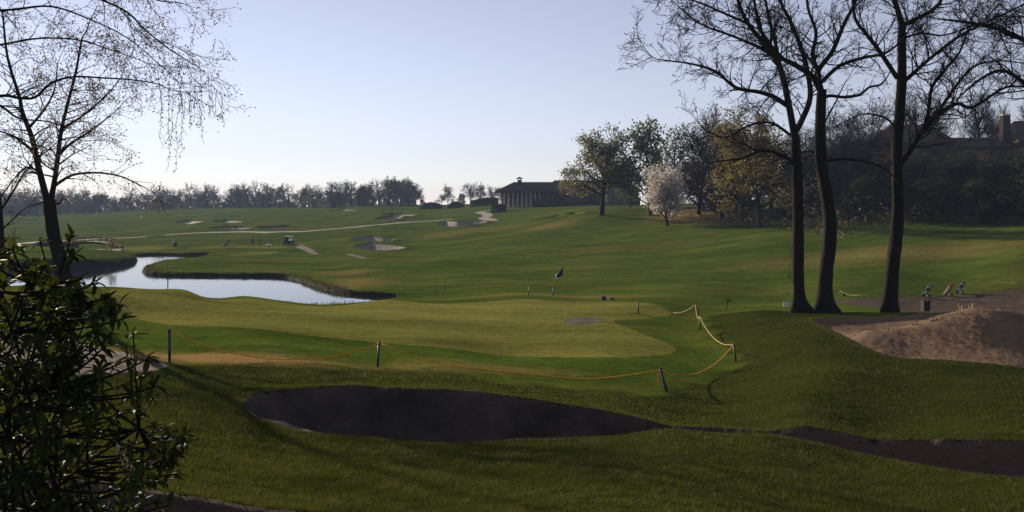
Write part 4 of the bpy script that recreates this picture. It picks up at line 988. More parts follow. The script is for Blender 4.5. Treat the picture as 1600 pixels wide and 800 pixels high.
# ------------------------------------------------------------------ flag and small course furniture
M['white'] = simple('white_paint', (.75, .75, .74), .5, .4, 0, .06)
M['navy'] = simple('navy_cloth', (.02, .028, .06), .8, .1, 0, .2)
M['yellow'] = simple('yellow_paint', (.65, .48, .06), .5, .3, 0, .1)
M['grey'] = simple('grey_metal', (.14, .14, .15), .5, .4, .3, .15)
M['blackplastic'] = simple('black_plastic', (.016, .016, .018), .6, .15, 0, .2)
M['red'] = simple('dull_red_cloth', (.30, .03, .03), .7, .2, 0, .2)
M['silver'] = simple('silver_metal', (.35, .35, .37), .25, .6, .9, .1)
D = 50.5; b = G(879.3, D); fl = thing('golf_flag', 'flagstick on the green with a drooping navy flag', 'flag', b)
H = (474 - 413.5) / F * D
MB().bar((0, 0, -.1), (0, 0, H), .012, .010, 8).build('pole', M['grey'], fl)
V = []; nx, nz = 8, 8
for i in range(nx + 1):
    for k in range(nz + 1):
        s = i / nx; tt = k / nz; V.append((.02 - s * .42 + .03 * math.sin(tt * 7 + s * 3), .07 * math.sin(tt * 8 + s * 2) * (.3 + s), H - .02 - s * .52 - tt * .50 * (1 - .55 * s)))
Q = [(i * (nz + 1) + k, (i + 1) * (nz + 1) + k, (i + 1) * (nz + 1) + k + 1, i * (nz + 1) + k + 1) for i in range(nx) for k in range(nz)]
o = link('flag', mesh('flag', V, [np.array(Q)], [M['navy']], True), fl)
V2 = [(v[0] - .035, v[1] - .004, v[2] - .01) for v in V[-(nz + 1) * 2:]]
o2 = link('flag_edge', mesh('flag_edge', V2, [np.array([(k, nz + 1 + k, nz + 2 + k, k + 1) for k in range(nz)])], [M['white']], True), fl)
MB().lathe([(.054, .006), (.060, .008), (.060, -.12), (.054, -.12), (.054, .006)], (0, 0, 0), 14).build('hole_cup', M['white'], fl)
b = G(884, 43.5); o = thing('pin', 'tiny white practice pin low on the green', 'pin', b)
MB().bar((0, 0, -.05), (0, 0, .28), .008, n=6).build('stick', M['white'], o); MB().lathe([(.0, .30), (.02, .29), (.02, .26), (0, .25)], n=8).build('knob', M['white'], o)
for px, D, w, lb in [(943, 58, .36, 'small black box on the back fringe of the green'), (956, 58.5, .38, 'flat black box right of the other box behind the green')]:
    b = G(px, D); o = thing('ground_box', lb, 'box', b, group='black boxes behind the green')
    hh = .22 if px < 950 else .09
    MB().box((0, 0, hh / 2), (w, .3, hh), top=.92).build('body', M['blackplastic'], o); MB().box((0, 0, hh + .02), (w * 1.04, .32, .035)).build('lid', M['blackplastic'], o)
b = G(1135, 50); o = thing('tilted_sign', 'small dark sign board on a leaning stake right of the green', 'sign', b)
MB().bar((0, 0, -.2), (.07, 0, .62), .025, n=8).build('stake', M['darkwood'], o); MB().box((.12, -.02, .66), (.34, .05, .10), Matrix.Rotation(R(-4), 3, 'Y')).build('board', M['darkwood'], o)
b = G(1228, 46); o = thing('notice_sign', 'pair of small white notice panels on a thin post beside the slender tree', 'sign', b)
hh = b.z; zc = P(1228, 475.5, 46).z - b.z
MB().bar((0, .02, -.2), (0, .02, zc + .15), .018, n=8).build('post', M['grey'], o)
for s in (-1, 1):
    pn = MB().box((s * .085, 0, zc), (.135, .025, .27)).build('panel', M['white'], o)
    m = MB()
    for k in range(4): m.box((s * .085, -.0145, zc + .08 - k * .05), (.085 - .02 * (k % 2), .003, .014))
    m.build('print', M['grey'], pn)
b = G(1446, 57); o = thing('litter_bin', 'square black litter bin on the bare ground below the golf bags', 'bin', b)
zt = P(1446, 470, 57).z - b.z; hB = max(.62, zt)
MB().box((0, 0, hB / 2 - .02), (.44, .44, hB - .04), top=1.08).build('body', M['blackplastic'], o)
MB().box((0, 0, hB), (.54, .54, .06)).build('lid', M['blackplastic'], o); MB().box((0, -.245, hB * .86), (.26, .012, .10)).build('opening', M['darkwood'], o)
# golf bags on trolleys
def golf_bag(loc, rz, label, bagm, topm, seed):
    g = random.Random(seed); t = thing('golf_trolley', label, 'golf bag', loc, rz, 'golf bags on trolleys')
    ax = Vector((.72, 0, .86)).normalized(); p0 = Vector((-.28, 0, .16)); Mx = ax.to_track_quat('Z', 'Y').to_matrix()
    bg_ = MB(); bg_.lathe([(0, 0), (.13, 0), (.145, .06), (.14, .4), (.155, .5), (.15, .72), (.165, .84), (.13, .86)], p0, 14, Mx); body = bg_.build('bag', bagm, t, True)
    pk = MB(); pk.box(p0 + Mx @ Vector((-.15, 0, .32)), (.09, .2, .36), Mx, top=.8); pk.build('pocket', topm, body)
    pk = MB(); pk.lathe([(.168, .76), (.172, .78), (.172, .84), (.166, .86)], p0, 14, Mx); pk.build('collar', topm, body, True)
    for k in range(7):
        a = g.uniform(0, 6.28); rr = .09; s = p0 + Mx @ Vector((math.cos(a) * rr, math.sin(a) * rr, .84)); e = s + ax * g.uniform(.16, .34) + Vector((g.uniform(-.04, .04), g.uniform(-.05, .05), 0))
        c = MB(); c.bar(s, e, .008, n=6); club = c.build('club', M['silver'], t)
        h = MB(); h.lathe([(0, -.05), (.035, -.04), (.05, 0), (.035, .045), (0, .055)], e, 8, Matrix.Rotation(g.uniform(0, 3), 3, 'X')); h.build('club_head', M['blackplastic'] if k % 3 else topm, club, True)
    fr = MB(); fr.bar((-.3, 0, .14), Vector((.62, 0, 1.16)), .016, n=8); fr.bar(Vector((.62, 0, 1.16)), (.86, 0, 1.12), .016, n=8); fr.bar((.08, -.32, .15), (.08, .32, .15), .014, n=8); fr.bar((.08, .3, .15), (.2, 0, .66), .012, n=6); fr.bar((.08, -.3, .15), (.2, 0, .66), .012, n=6); fr.bar((-.32, 0, .14), (-.42, 0, .1), .014, n=6)
    fr.build('frame', M['grey'], t)
    for s in (-1, 1):
        w = MB(); Mw = Matrix.Rotation(R(90), 3, 'X'); w.lathe([(.10, -.02), (.14, -.025), (.15, 0), (.14, .025), (.10, .02), (.10, -.02)], (.08, s * .33, .15), 18, Mw); wh = w.build('wheel', M['blackplastic'], t, True)
        sp = MB()
        for k in range(5): a = k * 1.2566; sp.bar((.08, s * .33, .15), (.08 + .1 * math.cos(a), s * .33, .15 + .1 * math.sin(a)), .009, n=5)
        sp.build('spokes', M['grey'], wh)
    return t
golf_bag(G(1447, 67), .1, 'dark golf bag on a trolley standing apart on the left, above the bin', M['blackplastic'], M['grey'], 1)
golf_bag(G(1481, 68), .15, 'pale golf bag with red headcover on a trolley, middle of the three bags', M['grey'], M['red'], 2)
golf_bag(G(1499, 68.6), .05, 'dark golf bag on a trolley rightmost of the three bags', M['navy'], M['grey'], 3)
# ball tray and markers beyond the sand
b = G(1527, 67); o = thing('ball_tray', 'small dark tray with a short handle on the grass right of the golf bags', 'tray', b)
MB().box((0, 0, .05), (.45, .3, .09), top=1.1).build('tray', M['blackplastic'], o); MB().bar((.02, 0, .08), (-.02, 0, .36), .015, n=6).build('handle', M['blackplastic'], o)
for px, lb, s in [(1501, 'yellow V-shaped bag stand left of two above the sand heap', 1), (1516, 'pale V-shaped bag stand right of two above the sand heap', -1)]:
    b = P(px, 486, 54); b.z = gz(b.x, b.y); o = thing('bag_stand', lb, 'stand', b, group='V-shaped stands'); zz = max(.35, P(px, 474, 54).z - b.z)
    for q in (-.16, .1): MB().bar((0.03 * s, 0, -.1), (q * s, 0, zz * (1 if q < 0 else .8)), .02, n=6).build('arm', M['yellow'], o)
    MB().box((0, 0, .06), (.26, .12, .06)).build('base', M['yellow'], o)
# low rope with thin posts round the practice tee
tt_ = []
for px, D, lb in [(1312, 66, 'thin low post left end of the practice tee rope'), (1346, 62, 'thin low post left of the lone bare trunk'), (1419, 63, 'thin low post left of the black bin'), (1552, 70, 'thin low post right of the golf bags'), (1590, 68, 'thin low post at the right edge above the sand heap')]:
    b = G(px, D); tt_.append(post(b, b + Vector((0, 0, .55)), .022, lb, 'thin posts round the practice tee', 'rope_post') + dn * .5)
for i, j, sg, lb in ((0, 1, .2, 'low yellow rope between the bare trunks beyond the mound'), (1, 2, .3, 'low yellow rope passing behind the lone bare trunk'), (3, 4, .12, 'low yellow rope right of the golf bags')): rope([(tt_[i], tt_[j], sg)], M['rope2'], lb, .012)
b = G(1318, 66.5); o = thing('tee_marker', 'small dark marker block near the pale worn spot between the bare trunks', 'marker', b)
MB().box((0, 0, .10), (.28, .2, .2), top=.8).build('block', M['darkwood'], o); MB().bar((0, 0, -.1), (0, 0, .02), .03, n=6).build('spike', M['grey'], o)
# stakes round the pond
for i, (px, D, h, lb) in enumerate([(430, 71, .75, 'thin pale stake in front of the pond water'), (262, 52, .85, 'thin dark stake on the mound before the pond'), (487, 104, .7, 'thin stake at the pond edge left of the others'), (523, 100, .6, 'thin reddish stake on the bank above the pond'), (575, 92, .75, 'dark stake on the bank right of the pond'),
        (682, 76, .6, 'thin stake beyond the green, left of the pair'), (696, 78, .7, 'thin stake beyond the green, right of the pair'), (553, 78, .5, 'short stake at the narrow right end of the pond'), (818, 112, .8, 'thin stake far out on the fairway above the green'), (192, 150, 1.6, 'dark upright post right of the footbridge'), (240, 108, .8, 'thin stake near the tip of the grassy spit, left one'), (261, 109, .8, 'thin stake near the tip of the grassy spit, right one')]):
    b = G(px, D); o = thing('stake', lb, 'stake', b, group='stakes round the pond')
    MB().bar((0, 0, -.2), (.02, 0, h * .92), .03 if h < 1 else .09, n=6).build('shaft', M['darkwood'], o); MB().bar((.02, 0, h * .92), (.022, 0, h), .032 if h < 1 else .1, n=6).build('tip', M['rope2'] if i in (0, 3) else M['darkwood'], o)
b = G(273.5, 171); o = thing('litter_bin', 'small dark round bin out on the far fairway left of the golfers', 'bin', b)
MB().lathe([(0, 0), (.34, 0), (.38, .1), (.40, .8), (.36, .85)], n=14).build('body', M['darkwood'], o); MB().lathe([(.43, .83), (.43, .9), (.25, 1.02), (0, 1.05)], n=14).build('lid', M['blackplastic'], o)
# footbridge over the inlet
D = 150.0; x0, x1 = (98 - 800) / F * D, (188 - 800) / F * D; zb = max(gz(x0, D), gz(x1, D)) - .1; bw = (x1 - x0)
fb = thing('footbridge', 'low dark arched footbridge over the inlet left of the pond', 'bridge', ((x0 + x1) / 2, D, zb))
def arch(s, h): return h * (1 - (2 * s - 1) ** 2)
m = MB()
for y in (-.9, .9): m.tube([(-bw / 2 + bw * i / 14, y, .05 + arch(i / 14, .95)) for i in range(15)], .16, 6)
m.build('arch_beams', M['darkwood'], fb)
for i in range(26):
    s = (i + .5) / 26; MB().box((-bw / 2 + bw * s, 0, .27 + arch(s, .95)), (bw / 26 * .86, 2.0, .07), Matrix.Rotation(-math.atan(.95 * 4 / bw * (1 - 2 * s)), 3, 'Y')).build('plank', M['darkwood'], fb)
for y in (-.95, .95):
    r = MB(); r.tube([(-bw / 2 + bw * i / 14, y, .95 + arch(i / 14, 1.05)) for i in range(15)], .055, 6); r.build('handrail', M['darkwood'], fb)
    for i in range(0, 15, 2): r = MB(); s = i / 14; r.bar((-bw / 2 + bw * s, y, .1 + arch(s, .95)), (-bw / 2 + bw * s, y, .95 + arch(s, 1.05)), .05, n=6); r.build('baluster', M['darkwood'], fb)
# dark earth bank and shrubs under the bridge
hedge(88, 156, 60, 9, 3, 'low dark shrubs on the inlet bank left of the footbridge', rnd_top=.6)
# ------------------------------------------------------------------ golfers and cart
def person(loc, rz, label, J, jacket, trousers, hat=None):
    t = thing('person', label, 'person', loc, rz, None)
    V, E, Rd = [], [], []
    def v(p, r, par=None):
        V.append(p); Rd.append(r)
        if par is not None: E.append((par, len(V) - 1))
        return len(V) - 1
    pv = v(J['pelvis'], .135); sp = v(J['spine'], .125, pv); cs = v(J['chest'], .155, sp); nk = v(J['neck'], .055, cs); hd = v(J['head'], .088, nk)
    hv = Vector(J['head']) + (Vector(J['head']) - Vector(J['neck'])).normalized() * .10; v(tuple(hv), .082, hd)
    for s in 'lr':
        sh = v(J[s + 'sh'], .07, cs); el = v(J[s + 'el'], .048, sh); wr = v(J[s + 'wr'], .032, el)
        d = (Vector(J[s + 'wr']) - Vector(J[s + 'el'])).normalized(); side = d.cross(Vector((0, 1, 0.2))).normalized()
        pm = v(tuple(Vector(J[s + 'wr']) + d * .075), .036, wr)
        for k in range(4):
            b0 = Vector(J[s + 'wr']) + d * .12 + side * (k - 1.5) * .021; f1 = v(tuple(b0), .010, pm); v(tuple(b0 + d * (.04 + .008 * (k in (1, 2))) + Vector((0, -.012, 0))), .008, f1)
        v(tuple(Vector(J[s + 'wr']) + d * .07 + side * -.05 + Vector((0, -.02, 0))), .011, pm)
        hp = v(J[s + 'hip'], .095, pv); kn = v(J[s + 'kn'], .062, hp); an = v(J[s + 'an'], .042, kn); v(J[s + 'toe'], .04, an)
    me = bpy.data.meshes.new('body'); me.from_pydata([tuple(p) for p in V], E, []); o = link('body', me, t)
    md = o.modifiers.new('skin', 'SKIN')
    for i, r in enumerate(Rd): me.skin_vertices[0].data[i].radius = (r, r)
    me.skin_vertices[0].data[0].use_root = True
    o.modifiers.new('sub', 'SUBSURF').render_levels = 1
    q = NT('clothes'); z = q.n('ShaderNodeSeparateXYZ'); q.l(q.obj(), z.inputs[0])
    mp = q.n('ShaderNodeMath', operation='MULTIPLY'); q.l(z.outputs[2], mp.inputs[0]); mp.inputs[1].default_value = .5
    col = q.ramp(mp.outputs[0], [(0, (.02, .018, .016)), (.055, trousers), (J['waist'] / 2, jacket), (J['collar'] / 2, (.30, .18, .13))], 'CONSTANT')
    o.data.materials.append(q.done(q.bsdf(col, .8, .1)))
    h = MB(); c = Vector(J['head']) + Vector((0, 0, .06)); h.lathe([(.098, 0), (.10, .03), (.085, .075), (.04, .11), (0, .115)], c, 12); h.box(c + Vector((0, -.12, .012)), (.14, .1, .015)); h.build('cap', hat or M['navy'], t, True)
    f = MB(); hc = Vector(J['head']) + Vector((0, -.085, .02)); f.bar(hc + Vector((0, .01, 0)), hc + Vector((0, -.03, -.03)), .010, .014, 6); f.build('nose', M['face'], t, True)
    return t
M['face'] = simple('skin', (.32, .19, .13), .6, .3)
def pose(st, lean=0, arms=None, stride=0):
    l = lean
    J = dict(pelvis=(0, 0, .94), spine=(0, -.3 * l * .3, 1.12), chest=(0, -.3 * l, 1.32 - .05 * l), neck=(0, -.36 * l - .01, 1.47 - .09 * l), head=(0, -.42 * l - .03, 1.57 - .12 * l),
             lhip=(.10, 0, .88), rhip=(-.10, 0, .88), lkn=(.12, -.03 - stride * .5, .49), rkn=(-.12, -.03 + stride * .3, .49), lan=(.13, .02 - stride * .7, .09), ran=(-.13, .03 + stride, .09), ltoe=(.16, -.16 - stride * .7, .04), rtoe=(-.16, -.15 + stride, .04),
             lsh=(.19, -.3 * l, 1.40 - .06 * l), rsh=(-.19, -.3 * l, 1.40 - .06 * l), waist=.98, collar=1.47 - .07 * l)
    J.update(arms); return J
A_side = dict(lel=(.25, .02, 1.13), lwr=(.26, -.06, .88), rel=(-.25, .02, 1.13), rwr=(-.27, -.05, .88))
p1 = person(G(355, 160), R(70), 'person in dark clothes bent forward, alone on the left pulling a trolley', pose(0, 1.1, dict(lel=(.26, -.42, 1.05), lwr=(.22, -.56, .83), rel=(-.25, -.1, 1.08), rwr=(-.24, .14, .92)), .22), (.03, .04, .05), (.035, .04, .05))
p2 = person(G(394.5, 167), R(20), 'person in a dark top standing upright, left of the pair on the tee', pose(0, .15, A_side), (.025, .028, .04), (.06, .06, .07))
p3 = person(G(407, 166), R(-75), 'person with club raised over the shoulder, right of the pair on the tee', pose(0, .45, dict(lel=(.15, -.33, 1.36), lwr=(.02, -.22, 1.60), rel=(-.32, -.2, 1.40), rwr=(-.06, -.20, 1.62))), (.03, .03, .035), (.028, .028, .035))
def club_at(loc, rz, a, b_, label):
    Mz = Matrix.Rotation(rz, 3, 'Z'); a = Mz @ Vector(a); b_ = Mz @ Vector(b_); o = thing('golf_club', label, 'club', loc)
    MB().bar(a, b_, .012, .009, 6).build('shaft', M['silver'], o); MB().box(b_, (.10, .06, .06), Matrix.Rotation(.5, 3, 'Z')).build('head', M['silver'], o)
club_at(p3.location, R(-75), (-.02, -.27, 1.66), (-.1, .12, 2.55), 'club held up over the shoulder of the swinging golfer')
club_at(p2.location, R(20), (.27, -.10, .80), (.35, -.45, .02), 'club held low by the upright golfer on the tee')
golf_bag(G(351, 159), R(70), 'dark trolley pulled by the bent golfer on the left', M['blackplastic'], M['navy'], 5)
b = G(420, 168); o = thing('hand_cart', 'low white cart with a dark upright handle standing between golfers and golf cart', 'trolley', b)
MB().box((0, 0, .36), (1.05, .55, .26), top=1.1).build('tub', M['white'], o); MB().bar((.45, 0, .35), (.78, 0, 1.15), .05, n=6).build('handle', M['blackplastic'], o)
for s in (-1, 1): MB().lathe([(.14, -.03), (.2, -.035), (.2, .035), (.14, .03), (.14, -.03)], (.1, s * .32, .2), 14, Matrix.Rotation(R(90), 3, 'X')).build('wheel', M['blackplastic'], o)
b = G(451, 177); ct = thing('golf_cart', 'dark blue golf cart with white roof parked on the far fairway', 'golf cart', b, R(-30))
m = MB(); m.box((0, 0, .42), (1.15, 2.3, .22)); m.box((0, -.85, .68), (1.1, .5, .42), top=.85); m.box((0, .45, .68), (1.12, .75, .34)); m.box((0, .98, .72), (1.1, .38, .3)); m.build('body', M['navy'], ct)
MB().box((0, .38, .9), (1.08, .5, .12)).build('seat', M['white'], ct); MB().box((0, .66, 1.12), (1.06, .1, .42)).build('backrest', M['white'], ct)
MB().box((0, .08, 1.86), (1.22, 1.75, .07), top=.93).build('roof', M['white'], ct)
for x in (-.53, .53):
    MB().bar((x, -.72, .8), (x, -.55, 1.85), .025, n=8).build('roof_post', M['grey'], ct); MB().bar((x, .85, .85), (x, .75, 1.85), .025, n=8).build('roof_post', M['grey'], ct)
MB().box((0, -.66, 1.3), (1.0, .02, .85), Matrix.Rotation(R(9), 3, 'X')).build('windscreen', M['glass'], ct)
MB().tube([(-.25 + .18 * math.cos(a * .5236), -.38 + .05 * math.sin(a * .5236), 1.08 + .17 * math.sin(a * .5236)) for a in range(13)], .02, 6).build('steering_wheel', M['blackplastic'], ct)
for x in (-.55, .55):
    for y in (-.78, .78):
        w = MB().lathe([(.12, -.09), (.21, -.1), (.24, -.05), (.24, .05), (.21, .1), (.12, .09), (.12, -.09)], (x, y, .24), 18, Matrix.Rotation(R(90), 3, 'Y')).build('wheel', M['blackplastic'], ct, True)
        MB().lathe([(0, -.07), (.12, -.07), (.12, .07), (0, .07)], (x, y, .24), 14, Matrix.Rotation(R(90), 3, 'Y')).build('hub', M['silver'], w)
for px, D, lb in [(150, 445, 'tiny white pin flag at the far edge of the course under the woods'), (357, 415, 'tiny white pin at the far crest before the woods'), (1008, 158, 'small white marker on the slope left of the white blossom tree')]:
    b = G(px, D); o = thing('white_marker', lb, 'marker', b, group='tiny white markers'); s = D / 450
    MB().bar((0, 0, -.1), (0, 0, 1.7 * s), .04 * s, n=6).build('stick', M['white'], o); MB().box((.3 * s, 0, 1.45 * s), (.6 * s, .04, .4 * s)).build('flag', M['white'], o)
# ------------------------------------------------------------------ grass blades
def ok_mask(x, y, lip=0.0):
    k = (nb.sdf(x, y, 9.) > lip) & (feet.sdf(x, y, 9.) > lip) & (heap.sdf(x, y, 9.) > lip) & (gravel.sdf(x, y, 9.) > .0) & (green.sdf(x, y, 9.) > .2)
    return k
def blades(x, y, h, w, rng):
    n = len(x); z = ground_z(x, y) - .004
    a = rng.uniform(0, 2 * np.pi, n); ln = rng.normal(0, .45, (n, 2)); hh = h * rng.uniform(.55, 1.25, n); ww = w * rng.uniform(.7, 1.3, n)
    c = np.stack([x, y, z], 1); s = np.stack([np.cos(a) * ww, np.sin(a) * ww, np.zeros(n)], 1)
    tip = c + np.stack([ln[:, 0] * hh, ln[:, 1] * hh, hh], 1)
    return np.stack([c - s, c + s, tip], 1).reshape(-1, 3)
N = 420000
r = 5.0 * (38 / 5.0) ** nr.random(N); th = nr.uniform(R(-36), R(36), N); x = r * np.sin(th); y = r * np.cos(th)
k = ok_mask(x, y, .0); x, y, r = x[k], y[k], r[k]; lu = lushness(x, y); k = nr.random(len(x)) < (.25 + .75 * lu) * (1 - .8 * np.clip(dryness(x, y), 0, 1)); x, y, r, lu = x[k], y[k], r[k], lu[k]
patch = .85 + .3 * fbm(x / 1.1, y / 1.1, 81, 3) + .55 * fbm(x / .16, y / .16, 83, 2)
V = [blades(x, y, (.032 + .020 * lu) * np.maximum(patch, .25), .0026 * np.maximum(1, r / 7.5), nr)]
tn = [np.clip(.45 + .55 * fbm(x / 2.2, y / 2.2, 82, 3) * .6 + .25 * fbm(x / .2, y / .2, 84, 2) + nr.normal(0, .3, len(x)) + (1 - lu) * .35, 0, 1)]
# longer overhanging fringe along the cut edges
for zn, nn, wd in ((nb, 60000, .22), (feet, 16000, .16), (heap, 26000, .25)):
    p = zn.poly; q = np.roll(p, -1, 0); L = np.linalg.norm(q - p, axis=1); i = nr.choice(len(p), nn, p=L / L.sum()); t_ = nr.random((nn, 1))
    c = p[i] * (1 - t_) + q[i] * t_; d = q[i] - p[i]; nrm = np.stack([-d[:, 1], d[:, 0]], 1) / np.maximum(np.linalg.norm(d, axis=1, keepdims=True), 1e-6)
    c = c + nrm * nr.uniform(-wd, wd, (nn, 1)); s = zn.sdf(c[:, 0], c[:, 1], 9.); k = (s > -.015) & (c[:, 1] > 3) & (np.abs(np.arctan2(c[:, 0], c[:, 1])) < R(40)); c = c[k]; r = np.hypot(c[:, 0], c[:, 1])
    V.append(blades(c[:, 0], c[:, 1], .042, .0030 * np.maximum(1, r / 8), nr)); tn.append(np.clip(nr.normal(.4, .25, len(c)), 0, 1))
V = np.concatenate(V); tn = np.repeat(np.concatenate(tn), 3)
me = mesh('grass', V, [np.arange(len(V)).reshape(-1, 3)], [M['blade']]); tint(me, tn)
gr_ = link('grass', me, None, 'stuff'); tag(gr_, 'short green grass blades on the near lawn round the bunker', 'grass')
# coarse grass along the waterline
p = pond.poly; q = np.roll(p, -1, 0); L = np.linalg.norm(q - p, axis=1); i = nr.choice(len(p), 26000, p=L / L.sum()); t_ = nr.random((26000, 1)); c = p[i] * (1 - t_) + q[i] * t_; c = c + nr.normal(0, .55, c.shape)
s = pond.sdf(c[:, 0], c[:, 1], 30.); c = c[(s > -.12) & (s < 1.2) & (fbm(c[:, 0] / 2.5, c[:, 1] / 2.5, 95, 2) > -.45)]
V = blades(c[:, 0], c[:, 1], .22 + .16 * np.clip(fbm(c[:, 0] / 3, c[:, 1] / 3, 96, 2), -1, 1), .022, nr); me = mesh('bank_grass', V, [np.arange(len(V)).reshape(-1, 3)], [M['reed']]); tint(me, np.repeat(nr.random(len(c)), 3))
tag(link('bank_grass', me, None, 'stuff'), 'coarse brownish grass along the edge of the pond', 'grass')
# daisies
n = 150; r = 6.5 * (26 / 6.5) ** nr.random(n); th = nr.uniform(R(-34), R(34), n); x = r * np.sin(th); y = r * np.cos(th); k = ok_mask(x, y, .1) & (nr.random(n) < .35 + .5 * (x > 1)); x, y, r = x[k], y[k], r[k]; z = ground_z(x, y) + .035
V = []; T = []
for i in range(len(x)):
    b0 = len(V); rr = .0045 * max(1, r[i] / 11); V.append((x[i], y[i], z[i] + .004)); tl = nr.normal(0, .35, 2)
    for k in range(8): a = k * .785; dx, dy = math.cos(a) * rr, math.sin(a) * rr; V.append((x[i] + dx, y[i] + dy, z[i] + dx * tl[0] + dy * tl[1]))
    T += [(b0, b0 + 1 + k, b0 + 1 + (k + 1) % 8) for k in range(8)]
dz = link('daisies', mesh('daisies', V, [np.array(T)], [M['white']]), None, 'stuff'); tag(dz, 'tiny white daisies scattered in the near lawn', 'daisies')
# clods and crumbs of earth on the sand and at the path
def crumbs(name, label, pts, size):
    V = []; T = []
    for x, y in pts:
        z = gz(x, y); s = size * nr.uniform(.4, 1.4); b0 = len(V)
        for k in range(6):
            v = [(1, 0, 0), (-1, 0, 0), (0, 1, 0), (0, -1, 0), (0, 0, .8), (0, 0, -.6)][k]; V.append((x + v[0] * s * nr.uniform(.6, 1.2), y + v[1] * s * nr.uniform(.6, 1.2), z + v[2] * s * nr.uniform(.6, 1.2)))
        T += [tuple(b0 + j for j in f) for f in [(4, 0, 2), (4, 2, 1), (4, 1, 3), (4, 3, 0), (5, 2, 0), (5, 1, 2), (5, 3, 1), (5, 0, 3)]]
    o = link(name, mesh(name, V, [np.array(T)], [M['heap_sand'] if 'heap' in label else M['dirt']]), None, 'stuff'); tag(o, label, 'clods')
c = [(hx + nr.normal(.5, 3.0), hy + nr.normal(-1.5, 2.2)) for _ in range(1500)]; c = np.array(c); c = c[heap.sdf(c[:, 0], c[:, 1], 9.) < -.2]; crumbs('clods', 'lumps of dug sand strewn over the sand heap', c[:900], .045)
c = np.stack([nr.uniform(-5, 1.5, 900), nr.uniform(4.2, 6.5, 900)], 1); c = c[feet.sdf(c[:, 0], c[:, 1], 9.) < -.08]; crumbs('clods', 'crumbs of earth on the bare strip at the bottom edge', c[:500], .018)
c = np.array([((nr.normal(655, 45) - 800) / F * 12.9, nr.uniform(12.5, 13.6)) for _ in range(500)]); c = c[nb.sdf(c[:, 0], c[:, 1], 9.) < -.05]; crumbs('clods', 'crumbled earth at the front edge of the dark bunker', c[:300], .03)
c = np.stack([nr.uniform(4.5, 11, 1500), nr.uniform(9.5, 14.6, 1500)], 1); c = c[nb.sdf(c[:, 0], c[:, 1], 9.) < -.05]; crumbs('clods', 'crumbled earth strewn in the brown strip at the lower right', c[:700], .035)
# ------------------------------------------------------------------ the evergreen bush at the left
bush = thing('evergreen_bush', 'dark glossy evergreen bush with whorled leaves filling the lower left corner', 'bush', (-1.75, 3.0, gz(-1.75, 3.0)))
inv = -Vector(bush.location); g = random.Random(21)
def leafshape(L, W, fold, curl):
    V = []; n = 5
    for i in range(n + 1):
        s = i / n; w = W * .5 * (math.sin(math.pi * min(1, s * .92 + .06)) ** .8) * (.55 + .9 * s if s < .5 else 1); z = -curl * s * s * L
        V += [(-w, s * L, z + fold * w), (0, s * L, z), (w, s * L, z + fold * w)]
    Q = []
    for i in range(n): Q += [(3 * i, 3 * i + 1, 3 * i + 4, 3 * i + 3), (3 * i + 1, 3 * i + 2, 3 * i + 5, 3 * i + 4)]
    return np.array(V), np.array(Q)
SH = [leafshape(.050, .019, .5, .35), leafshape(.042, .018, .3, .6), leafshape(.054, .018, .45, .15)]
LM = []
for i, (V, Q) in enumerate(SH):
    for tv in (.15, .5, .9): me = mesh('leaf', V, [Q], [M['bushleaf']], True); tint(me, np.full(len(V), tv)); LM.append(me)
edge = [(370, 30), (400, 62), (430, 100), (450, 135), (470, 190), (500, 205), (530, 196), (560, 236), (600, 246), (650, 252), (690, 296), (730, 292), (770, 262), (800, 250), (860, 230)]
ey, ex = zip(*edge)
ros = [(24, 384, 2.7), (62, 374, 3.0), (110, 372, 2.9), (128, 437, 2.6), (150, 442, 2.8), (196, 497, 2.7), (172, 478, 2.9), (150, 488, 2.6), (208, 520, 2.9), (232, 560, 2.5), (118, 396, 3.1), (245, 603, 2.4), (220, 590, 2.9), (286, 680, 2.4), (262, 668, 2.7), (292, 692, 2.6), (250, 720, 2.5), (275, 740, 2.8), (212, 640, 2.8), (262, 790, 2.6)]
tries = 0
while len(ros) < 520:
    py = g.uniform(378, 900); mx = float(np.interp(py, ey, ex)); px = mx - abs(g.gauss(0, 1)) * 95 - 6 if g.random() < .5 else g.uniform(-120, min(mx, 170))
    if px < -260: continue
    if (px > 130 and g.random() < .55) or (py < 455 and g.random() < .5): continue
    ros.append((px, py, g.uniform(2.3, 4.0)))
roots = [Vector((g.uniform(-2.6, -1.5), g.uniform(2.5, 3.8), 0)) for _ in range(24)]
for q in roots: q.z = gz(q.x, q.y) - .05
near, rest, tw_, LV = [], [], [], []
mains = []
for i, q in enumerate(roots):
    yy_ = g.uniform(470, 740); tgt = P(g.uniform(-90, 60 + (yy_ - 470) * .5), yy_, g.uniform(2.6, 3.6)); pts = [q.lerp(tgt, s) + Vector((0, 0, .25 * math.sin(math.pi * s * .8))) + Vector((g.uniform(-.06, .06), g.uniform(-.06, .06), 0)) for s in (0, .2, .4, .6, .8, 1)]
    pts = smoothpts(pts, 3); mains.append(pts); m = MB(); m.tube([p + inv for p in pts], list(np.linspace(.009, .004, len(pts))), 7); m.build('stem', M['bark'], bush, True)
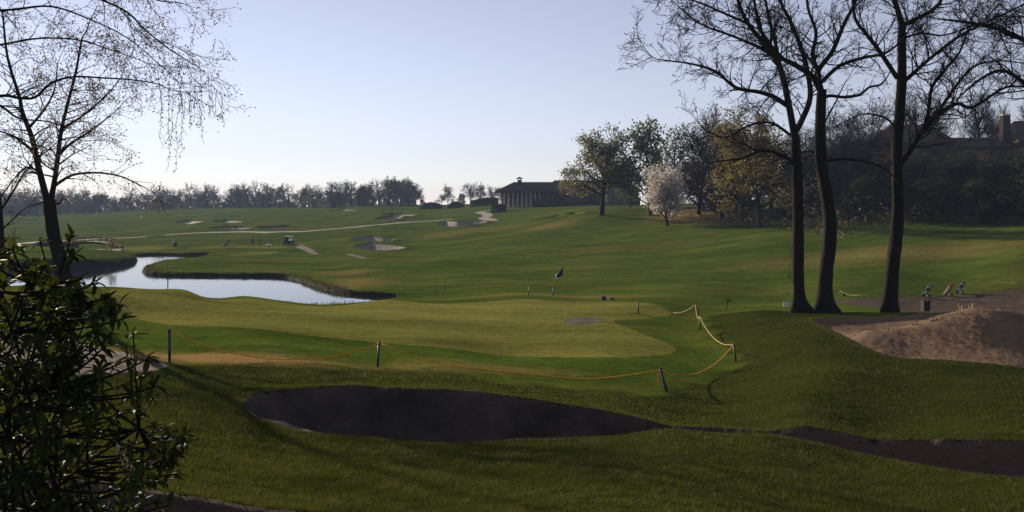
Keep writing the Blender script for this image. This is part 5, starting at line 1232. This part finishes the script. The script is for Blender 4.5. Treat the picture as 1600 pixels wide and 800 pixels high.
for px, py, D in ros:
    T_ = P(px, py, D)
    bst = min((p for pts in mains for p in pts[3:]), key=lambda p: (p - T_).length + (2 if p.z > T_.z else 0) * .3)
    mid = bst.lerp(T_, .55) + Vector((0, 0, -.10 * (T_ - bst).length)); prev = bst; nseg = 6
    for k in range(1, nseg + 1):
        s = k / nseg; c = bst * (1 - s) ** 2 + mid * 2 * s * (1 - s) + T_ * s * s; tw_.append((prev + inv, c + inv, .0048 - .0022 * (k - 1) / nseg, .0048 - .0022 * k / nseg)); dlast = (c - prev).normalized(); prev = c
        if 2 < k < nseg and g.random() < .55:
            for _ in range(g.choice([1, 2, 3])): LV.append((c, (dlast + rperp(dlast, g) * g.uniform(.8, 1.6)).normalized(), g.uniform(.6, 1)))
    nl = g.randint(5, 12); a0 = g.random() * 6.28; u = rperp(dlast, g); w = dlast.cross(u)
    for k in range(nl):
        a = a0 + k * 2.4; el = g.uniform(-.25, 1.2); LV.append((T_ - dlast * g.uniform(0, .025), (dlast * math.sin(el) + (u * math.cos(a) + w * math.sin(a)) * math.cos(el)).normalized(), g.uniform(.65, 1.15)))
V, Q = prisms(tw_, 4); link('twigs', mesh('twigs', V, [Q], [M['bark']]), bush)['kind'] = 'stuff'
def vis(q):
    p = q[0]; px = 800 + p.x / p.y * F; py = HOR - (p.z - CZ) / p.y * F
    return (0 if -5 < px < 330 and 350 < py < 800 else 10) + p.y - q[2] * .4
LV.sort(key=vis)
bV, bQ, bt, nb0 = [], [], [], 0
for i, (p, d, s) in enumerate(LV):
    up = Vector((g.uniform(-.4, .4), g.uniform(-.4, .4), 1)); xa = d.cross(up).normalized(); za = xa.cross(d).normalized()
    Mx = Matrix((xa, d, za)).transposed()
    if i < 300:
        o = link('leaf', LM[g.randrange(len(LM))], bush); m4 = Mx.to_4x4(); m4.translation = p + inv; o.matrix_local = m4 @ Matrix.Scale(s, 4)
    else:
        V, Q = SH[g.randrange(3)]; W_ = (np.array(Mx) @ (V * s).T).T + np.array(p + inv); bV.append(W_); bQ.append(Q + nb0); nb0 += len(V); bt.append(np.full(len(V), g.random()))
me = mesh('leaves', np.vstack(bV), [np.vstack(bQ)], [M['bushleaf']], True); tint(me, np.concatenate(bt)); link('leaves', me, bush)['kind'] = 'stuff'
# ------------------------------------------------------------------ the air
hz = MB().box((0, 0, 22), (3300, 3300, 60)).build('haze', None, None)
hz['kind'] = 'stuff'
t = NT('thin_haze'); v = t.n('ShaderNodeVolumePrincipled')
v.inputs['Color'].default_value = (.42, .56, .88, 1); v.inputs['Density'].default_value = .00025; v.inputs['Anisotropy'].default_value = .1
t.l(v.outputs[0], t.out.inputs['Volume']); hz.data.materials.append(t.m)
print('GROUNDMIN', GZ.min(), GZ.max())
